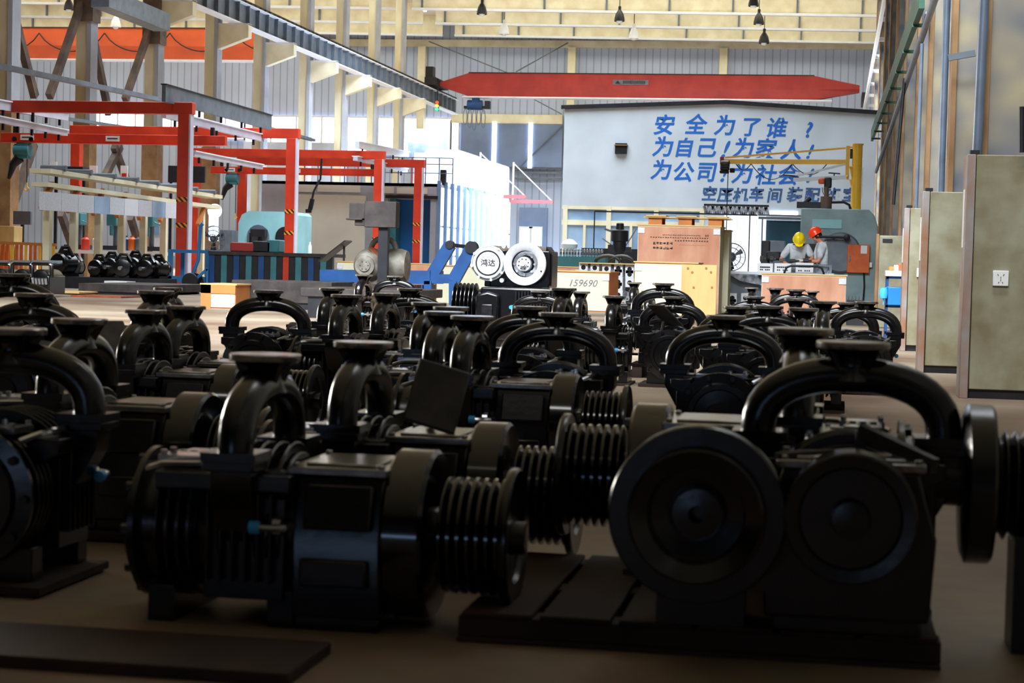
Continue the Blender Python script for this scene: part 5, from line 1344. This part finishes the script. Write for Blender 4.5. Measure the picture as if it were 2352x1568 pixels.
solo('push_handle', MB().tube([(x0,35.9,.1),(x0,35.9,zl-.12),(x0+.04,35.9,zl-.03),(x0+.12,35.9,zl),(x1-.12,35.9,zl),(x1-.04,35.9,zl-.03),(x1,35.9,zl-.12),(x1,35.9,.1)], .022, 8).box(x0-.05,x1+.05,35.75,36.02,.03,.12), 'dark', 'curved black push handle of a low cart in front of the bench', 'cart')

# ================================================================== PEOPLE
def skin_body(name, joints, bones, m, parent, sub=1):
    """joints: name -> (pos, radius); bones: list of (a, b)"""
    names = list(joints); idx = {n: i for i, n in enumerate(names)}
    me = bpy.data.meshes.new(name)
    me.from_pydata([Vector(joints[n][0]) for n in names], [(idx[a], idx[b]) for a, b in bones], [])
    o = bpy.data.objects.new(name, me); C.objects.link(o); o.parent = parent
    md = o.modifiers.new('skin', 'SKIN'); md.use_smooth_shade = True
    layer = me.skin_vertices[0] if len(me.skin_vertices) else None
    if layer is None:
        bm_ = bmesh.new(); bm_.from_mesh(me); bm_.verts.layers.skin.verify(); bm_.to_mesh(me); bm_.free(); layer = me.skin_vertices[0]
    for i, n in enumerate(names):
        r_ = joints[n][1]; r_ = r_ if isinstance(r_, tuple) else (r_, r_)
        layer.data[i].radius = r_; layer.data[i].use_root = (i == 0)
    md2 = o.modifiers.new('sub', 'SUBSURF'); md2.levels = sub; md2.render_levels = sub
    me.materials.append(M[m]); return o
def person(loc, rz, label, lean, head_tilt, hand_l, hand_r, elbow_l, elbow_r, shirt, helmet, trousers='trousers', glove=None, scale=1.0, group=None):
    t = empty('person', loc, rz, label, 'person', group); t.scale = (scale,)*3
    # local frame: faces -Y, z up
    def lz(z, y=0): # leaned spine point
        d = z - .95; return Vector((0, y - d*math.sin(lean), .95 + d*math.cos(lean)))
    J_ = {}
    J_['pelvis'] = (lz(.95), (.15,.11)); J_['waist'] = (lz(1.1), (.135,.1)); J_['chest'] = (lz(1.3), (.16,.115)); J_['neckb'] = (lz(1.45), (.07,.07))
    nb = lz(1.45); hd = Vector((0, -math.sin(lean+head_tilt), math.cos(lean+head_tilt)))
    fw = Vector((0, -math.cos(lean+head_tilt), -math.sin(lean+head_tilt)))
    J_['neck'] = (nb + hd*.06, .052); J_['jaw'] = (nb + hd*.12 + fw*.03, (.062,.07)); J_['face'] = (nb + hd*.18 + fw*.02, (.074,.085)); J_['crown'] = (nb + hd*.26, (.066,.078))
    J_['nose'] = (nb + hd*.165 + fw*.105, .012)
    for s_, hn, el in ((1, hand_l, elbow_l), (-1, hand_r, elbow_r)):
        q = 'l' if s_ > 0 else 'r'
        sh = lz(1.40); sh.x = .185*s_
        J_['sh'+q] = (sh, .058); J_['el'+q] = (Vector(el), .042); hn = Vector(hn); el_ = Vector(el)
        d = (hn - el_).normalized()
        J_['wr'+q] = (hn - d*.05, .027); J_['pa'+q] = (hn + d*.02, (.036,.018))
        side = d.cross(Vector((0,0,1))).normalized()
        for k in range(4):
            off = side * (-.03 + .02*k)
            J_['f%d%s' % (k,q)] = (hn + d*.065 + off, .0095); J_['g%d%s' % (k,q)] = (hn + d*(.10 + (.01 if k in (1,2) else 0)) + off + Vector((0,0,-.025)), .0085)
        J_['t'+q] = (hn + d*.02 - side*.05*s_ + Vector((0,0,-.01)), .010); J_['u'+q] = (hn + d*.055 - side*.058*s_ + Vector((0,0,-.02)), .009)
        J_['hip'+q] = (Vector((.09*s_,0,.9)), .088); J_['kn'+q] = (Vector((.10*s_,-.02,.49)), .056); J_['an'+q] = (Vector((.10*s_,.02,.09)), .042); J_['to'+q] = (Vector((.11*s_,-.14,.045)), .042)
    B = [('pelvis','waist'),('waist','chest'),('chest','neckb'),('neckb','neck'),('neck','jaw'),('jaw','face'),('face','crown'),('face','nose')]
    for q in 'lr':
        B += [('chest','sh'+q),('sh'+q,'el'+q),('el'+q,'wr'+q),('wr'+q,'pa'+q),('pa'+q,'t'+q),('t'+q,'u'+q),('pelvis','hip'+q),('hip'+q,'kn'+q),('kn'+q,'an'+q),('an'+q,'to'+q)]
        for k in range(4): B += [('pa'+q,'f%d%s'%(k,q)),('f%d%s'%(k,q),'g%d%s'%(k,q))]
    skin_body('body', J_, B, 'skin', t, 2)
    S = {n: J_[n] for n in ('pelvis','waist','chest')}
    S['pelvis'] = (lz(.86), (.185,.14)); S['hem'] = (lz(.78), (.19,.15)); S['waist'] = (lz(1.1), (.17,.13)); S['chest'] = (lz(1.3), (.205,.155)); S['col'] = (lz(1.44), (.105,.095))
    Bs = [('chest','waist'),('waist','pelvis'),('pelvis','hem'),('chest','col')]
    S = {k: S[k] for k in ('chest','waist','pelvis','hem','col')}
    for q in 'lr':
        S['sh'+q] = (J_['sh'+q][0], .1); S['el'+q] = (J_['sh'+q][0].lerp(J_['el'+q][0], .88), .066); Bs += [('chest','sh'+q),('sh'+q,'el'+q)]
    skin_body('shirt', S, Bs, shirt, t, 2)
    T = {'pelvis': (Vector((0,0,.93)), (.165,.13))}; Bt = []
    for q in 'lr':
        for n, r_ in (('hip',.105),('kn',.078),('an',.07)): T[n+q] = (J_[n+q][0], r_)
        Bt += [('pelvis','hip'+q),('hip'+q,'kn'+q),('kn'+q,'an'+q)]
    skin_body('trousers', T, Bt, trousers, t, 1)
    for q in 'lr':
        p_ = J_['an'+q][0]; MB().obox((p_.x, p_.y-.07, .045), (.1,.28,.09)).build('shoe', 'dark', t, bevel=.03)
    # hair, eyes and helmet
    cr = nb + hd*.2; rot = Matrix((Vector((1,0,0)), -fw, hd)).transposed().to_4x4()
    def place(mb, nm, mm, smooth=True):
        mb.v = [cr + (rot @ v) for v in mb.v]; return mb.build(nm, mm, t)
    place(MB().lathe([(.088,-.07),(.092,-.02),(.094,.02),(.08,.06),(.02,.09)], (0,.018,0), n=20), 'hair', 'hair')
    for sx in (-1, 1):
        place(MB().lathe([(.001,-.01),(.009,-.006),(.011,0),(.009,.006),(.001,.01)], (.032*sx,-.088,-.012), n=8), 'eye', 'hole')
        place(MB().lathe([(.004,-.012),(.014,-.006),(.014,.01),(.004,.014)], (.082*sx,.01,-.03), 'X', 8), 'ear', 'skin')
    place(MB().obox((0,-.092,-.075),(.045,.012,.008)), 'mouth', 'crane')
    hm = MB().lathe([(.125,.0),(.132,.006),(.122,.014),(.118,.03),(.114,.07),(.098,.115),(.068,.148),(.03,.165),(.002,.168)], (0,.0,.0), n=28)
    hm.v = [Vector((v.x, v.y*1.14, v.z)) for v in hm.v]
    hm.prism([(-.09,-.12),(-.06,-.175),(0,-.195),(.06,-.175),(.09,-.12)], .0, .01, 'Z')
    hm.tube([(0,-.135,.03),(0,-.11,.11),(0,-.04,.165),(0,.05,.165),(0,.115,.10),(0,.135,.03)], .014, 6)
    place(hm, 'helmet', helmet)
    if glove:
        for q, hn, el in (('l', hand_l, elbow_l), ('r', hand_r, elbow_r)):
            d = (Vector(hn) - Vector(el)).normalized()
            G = {n+q: (J_[n+q][0], (J_[n+q][1][0]+.006, J_[n+q][1][1]+.006) if isinstance(J_[n+q][1], tuple) else J_[n+q][1]+.005) for n in ['pa','wr','t','u']+['f%d'%k for k in range(4)]+['g%d'%k for k in range(4)]}
            Bg = [b for b in B if b[0] in G and b[1] in G]
            skin_body('glove', G, Bg, glove, t, 1)
    return t
# worker with yellow helmet, leaning over the bench towards the viewer
p = PY(1831, 600, 37.2)
zh = .9
person((p.x, 37.3, 0), R(4), 'person in a yellow helmet and pale shirt, leaning over the bench with bowed head', R(30), R(22),
       (.02, -.52, 1.0), (-.20, -.50, .98), (.30, -.28, 1.12), (-.36, -.22, 1.08), 'shirt', 'hyel', glove=None, scale=.94)
# worker with red helmet, side view facing left
p = PY(1888, 600, 36.9)
person((p.x+.02, 37.0, 0), R(-82), 'person in a red helmet and pale shirt standing side-on, hands over the bench', R(6), R(26),
       (.10, -.46, 1.08), (-.04, -.40, 1.02), (.22, -.12, 1.06), (-.22, -.16, 1.04), 'shirt', 'hred', glove='glove', scale=.94)
p = PY(1845, 596, 36.9)
solo('metal_tool', MB().cyl((p.x-.25, 36.85, p.z-.06), (p.x+.1, 36.85, p.z+.02), .022).lathe([(.01,-.02),(.04,-.02),(.04,.02),(.01,.02)], (p.x-.25, 36.85, p.z-.06), 'X', 12), 'dark', 'dark shaft held between the two workers over the bench', 'tool')
# far worker behind the rack
p = PY(684, 570, 64)
person((p.x, 64, 0), R(10), 'person in a red helmet and dark clothes behind the long dark rack, far away', R(8), R(10),
       (.1, -.3, .98), (-.12, -.3, .98), (.26, -.1, 1.1), (-.26, -.1, 1.1), 'darkshirt', 'hred', trousers='darkshirt', scale=.97)
p = PY(712, 572, 61)
solo('spray_bottle', MB().lathe([(.06,0),(.06,.22),(.03,.28),(.03,.36)], (p.x, 61, 1.0), n=12).box(p.x-.05,p.x+.05,60.95,61.05,0,1.0), 'plastic', 'small pale bottle on a stand right of the far worker', 'bottle')

# ================================================================== RIGHT SIDE
# cabinets standing before the columns
def cabinet(u0, v0, vb, Y, X1, label, socks=(), rustside=True):
    x0 = PY(u0, v0, Y).x
    z1 = PY(u0+30, v0, Y).z
    t = empty('steel_cabinet', ((x0+X1)/2, Y, 0), 0, label, 'cabinet', 'grey cabinets along the right wall')
    MB().box(x0+.06, X1, Y, Y+.3, .06, z1).build('cabinet_front', 'cabinet', t, world=True, bevel=.006)
    MB().box(x0, x0+.055, Y-.02, Y+.3, .0, z1).build('side_panel', 'cabrust', t, world=True, bevel=.004)
    MB().box(x0+.06, X1, Y+.03, Y+.28, 0, .06).build('plinth', 'dark', t, world=True)
    MB().box(x0-.004, x0+.0, Y+.1, Y+.2, z1*.62, z1*.86).build('white_strip', 'plastic', t, world=True)
    MB().box(x0+.02, x0+.08, Y+.02, Y+.12, z1, z1+.03).build('top_lug', 'dark', t, world=True)
    for (u, v, mm) in socks:
        q = PY(u, v, Y); r_ = 17 * (Y / F) if Y < 14 else 10 * Y / F
        o = MB().box(q.x-r_, q.x+r_, Y-.02, Y, q.z-r_, q.z+r_).build('wall_socket', mm, t, world=True, bevel=.003)
        if mm == 'plastic' and Y < 14:
            hh = MB()
            for (a, b, w_, h_, rr) in ((-.018,.022,.004,.012,-.6),(.018,.022,.004,.012,.6),(0,.005,.0035,.012,0),(0,-.012,.0035,.012,0),(-.012,-.028,.004,.01,.5),(.012,-.028,.004,.01,-.5)):
                hh.obox((q.x+a, Y-.021, q.z+b), (w_, .002, h_), (0,rr,0))
            hh.build('socket_slots', 'hole', o); o.children[0].location = -t.location
    return t
cabinet(2222, 355, 905, 12.55, 2.4, 'nearest grey-green steel cabinet at the right edge, with a white wall socket', ((2298, 639, 'plastic'),))
cabinet(2120, 440, 850, 15.6, 1.75, 'second grey steel cabinet from the viewer, with two yellowed sockets', ((2214, 681, 'cream'), (2214, 706, 'cream')))
cabinet(2078, 478, 770, 19.9, 1.7, 'third grey steel cabinet from the viewer, with a small white socket', ((2116, 626, 'plastic'),))
x0, x1, z0, z1 = rect(2018, 540, 2076, 700, 28)
t = solo('locker', MB().box(x0, x1, 28, 28.4, 0, z1), 'cabinet', 'dull brown-grey locker beside the press, behind the blue trolley', 'locker', bevel=.02)
MB().box(x0-.03, x0+.01, 27.97, 28.3, 0, z1+.02).build('corner_post', 'brownpaint', t, world=True)
MB().box(x0+.06, x0+.2, 27.98, 28, z1-.1, z1-.05).build('name_plate', 'dark', t, world=True)
# blue tool trolley
x0, x1, z0, z1 = rect(2036, 634, 2076, 716, 23.5)
t = empty('tool_trolley', ((x0+x1)/2, 23.5, 0), 0, 'blue tool trolley with a white tray of bits, between press and cabinets', 'trolley')
zz_ = z1
for nm, z_, mm in (('shelf', .06, 'blue'), ('shelf', zz_*.5, 'blue'), ('shelf', zz_-.03, 'blue')):
    MB().box(x0, x1, 23.5, 23.9, z_, z_+.03).build(nm, mm, t, world=True)
for xx in (x0, x1-.03):
    for yy in (23.5, 23.87): MB().box(xx, xx+.03, yy, yy+.03, 0, zz_).build('post', 'blue', t, world=True)
x0b, x1b, z0b, z1b = rect(2030, 662, 2072, 682, 23.45)
solo('blue_bin', MB().box(x0b+.05, x1b, 23.4, 23.8, zz_*.5+.03, z1b+.02), 'doorblue', 'bright blue bin on the middle shelf of the tool trolley', 'bin', bevel=.01)
solo('blue_bag', MB().lathe([(.01,-.07),(.045,-.06),(.055,0),(.045,.06),(.01,.07)], (x0b, 23.42, z1b-.06), n=12).cyl((x0b,23.42,z1b-.13),(x0b,23.42,z1b-.2),.008).bar((x0b,23.42,z1b),(x0b+.06,23.5,z1b+.02),.01), 'cap', 'bright blue cloth hanging at the left of the tool trolley', 'cloth')
tr = solo('white_tray', MB().box(x0-.01, x1+.01, 23.45, 23.9, zz_, zz_+.07), 'plastic', 'white tray on top of the blue tool trolley', 'tray', bevel=.005)
for k, (dx, mm, lb) in enumerate(((.06,'orwood','tan bottle lying in the white tray of the tool trolley, left'),(.12,'plastic','white bottle in the white tray of the tool trolley'),(.17,'orange','orange box in the white tray of the tool trolley, right'))):
    solo('tray_item', MB().box(x0+dx-.03, x0+dx+.03, 23.6, 23.7, zz_+.07, zz_+.12+.02*k), mm, lb, 'tray item', bevel=.01)
# pipes on the right wall
def pipe(a, b, Y0, Y1, r, m, label, n=14):
    p, q = PY(*a, Y0), PY(*b, Y1)
    solo('wall_pipe', MB().cyl(p, q, r, n=n), m, label, 'pipe')
pipe((2262, -20), (2238, 470), 12.9, 12.9, .033, 'pipe', 'thick grey vertical pipe behind the nearest cabinet')
pipe((2176, -20), (2160, 470), 15.8, 15.8, .030, 'pipe', 'thick grey vertical pipe behind the second cabinet')
pipe((2118, 100), (2104, 480), 20.0, 20.0, .02, 'pipe', 'thin grey vertical pipe behind the third cabinet')
pipe((2347, 245), (2347, 350), 12.4, 12.4, .018, 'dark', 'short dark pipe above the nearest cabinet at the right edge')
pipe((2078, 180), (2052, 470), 25.1, 25.1, .022, 'dark', 'dark vertical pipe beyond the third cabinet')
p = PY(2215, 125, 15.7); solo('pipe_clamp', MB().bar(PY(2178,133,15.75), PY(2240,122,15.75), .05, .05), 'greysteel', 'grey steel clamp arm between the two thick vertical pipes', 'clamp')
# green cable tray and slanted conduit running back along the wall
p, q = PX(2118, -10, .80), PX(2003, 312, .80)
t = solo('green_cable_tray', MB().bar(p, q, .06, .26), 'green', 'green cable tray running back high along the right wall', 'cable tray')
for k in range(9):
    c = p.lerp(q, (k+.5)/9); MB().box(c.x-.04, .97, c.y-.02, c.y+.02, c.z-.16, c.z-.12).build('support_arm', 'green', t, world=True)
p, q = PX(2150, -10, .86), PX(2012, 395, .86)
solo('slanted_conduit', MB().cyl(p, q, .035, n=10), 'pipe', 'pale grey conduit running back beside the green cable tray', 'conduit')
p, q = PX(2130, 30, .90), PX(2092, 160, .90)
solo('white_cable', MB().tube([p, p.lerp(q,.5)+Vector((0,0,-.06)), q], .022, 8), 'lilac', 'white sleeved cable drooping under the pale conduit', 'cable')
# row of bright bolts on the floor by the brown crate, crimped white sockets
p0_ = PY(1950, 684, 29)
rk = solo('dark_rail', MB().box(PY(1945,690,29).x, PY(1985,690,29).x, 28.95, 29.1, 0, p0_.z-.03), 'dark', 'dark rail with upright bright bolts right of the brown crate before the workers', 'rail')
for k in range(5):
    q = PY(1948 + 8*k, 684, 29); MB().cyl((q.x, 29, p0_.z-.03), (q.x+.01, 29, p0_.z+.03), .012, .006, n=8).build('bolt', 'steel', rk, world=True)
# drill machine silhouette and radiator row in front of the office windows
p = PY(1420, 600, 45)
t = empty('drilling_machine', (p.x, 45, 0), 0, 'dark grey drilling machine on a pale blue pillar before the office windows', 'machine')
zt_ = PY(1420, 515, 45).z
MB().cyl((0,0,0),(0,0,zt_-.55),.07).box(-.25,.25,-.25,.25,0,.08).build('pillar', 'ltblue', t)
MB().lathe([(.1,zt_-.75),(.16,zt_-.6),(.16,zt_-.42),(.21,zt_-.4),(.21,zt_-.15),(.1,zt_-.12),(.09,zt_+.02),(.05,zt_+.04)], (.02,0,0), n=16).obox((-.15,0,zt_-.62),(.2,.2,.25)).obox((.18,0,zt_-.6),(.25,.1,.12)).build('drill_head', 'dark', t)
MB().bar((.12,0,zt_-.6),(.42,0,zt_-.1),.025).bar((-.1,0,zt_-.55),(-.4,0,zt_-.35),.025).bar((-.1,0,zt_-.2),(-.35,0,zt_-.12),.05).build('lever', 'greysteel', t)
x0, x1, z0, z1 = rect(1278, 588, 1390, 612, 47)
t = solo('teal_cabinet', MB().box(x0, x1, 47, 47.6, 0, z1), 'teal', 'long low teal cabinet under the row of bright cylinders', 'cabinet')
for k in range(15):
    a = x0 + .1 + (x1-x0-.2)*k/14
    solo('steel_cylinder', MB().lathe([(.02,0),(.03,.02),(.03,.1),(.02,.12),(.03,.14),(.03,.18),(.015,.2)], (a, 47.1, z1), n=8), 'steel', 'small steel cylinder standing in the row on the teal cabinet', 'cylinder', 'steel cylinders on the teal cabinet')
x0, x1, z0, z1 = rect(1335, 569, 1470, 606, 48.5)
solo('dark_bench', MB().box(x0, x1, 48.5, 49, 0, z1), 'dark', 'long dark bench back behind the drilling machine', 'bench')
x0, x1, z0, z1 = rect(1296, 553, 1320, 574, 48)
solo('white_bundle', MB().lathe([(.05,0),(.2,.05),(.22,.15),(.1,.26),(.02,.28)], ((x0+x1)/2, 48, z0), n=12).box(x0,x1,47.9,48.2,0,z0), 'plastic', 'white bundle on a blue-grey stand left of the drilling machine', 'bundle')
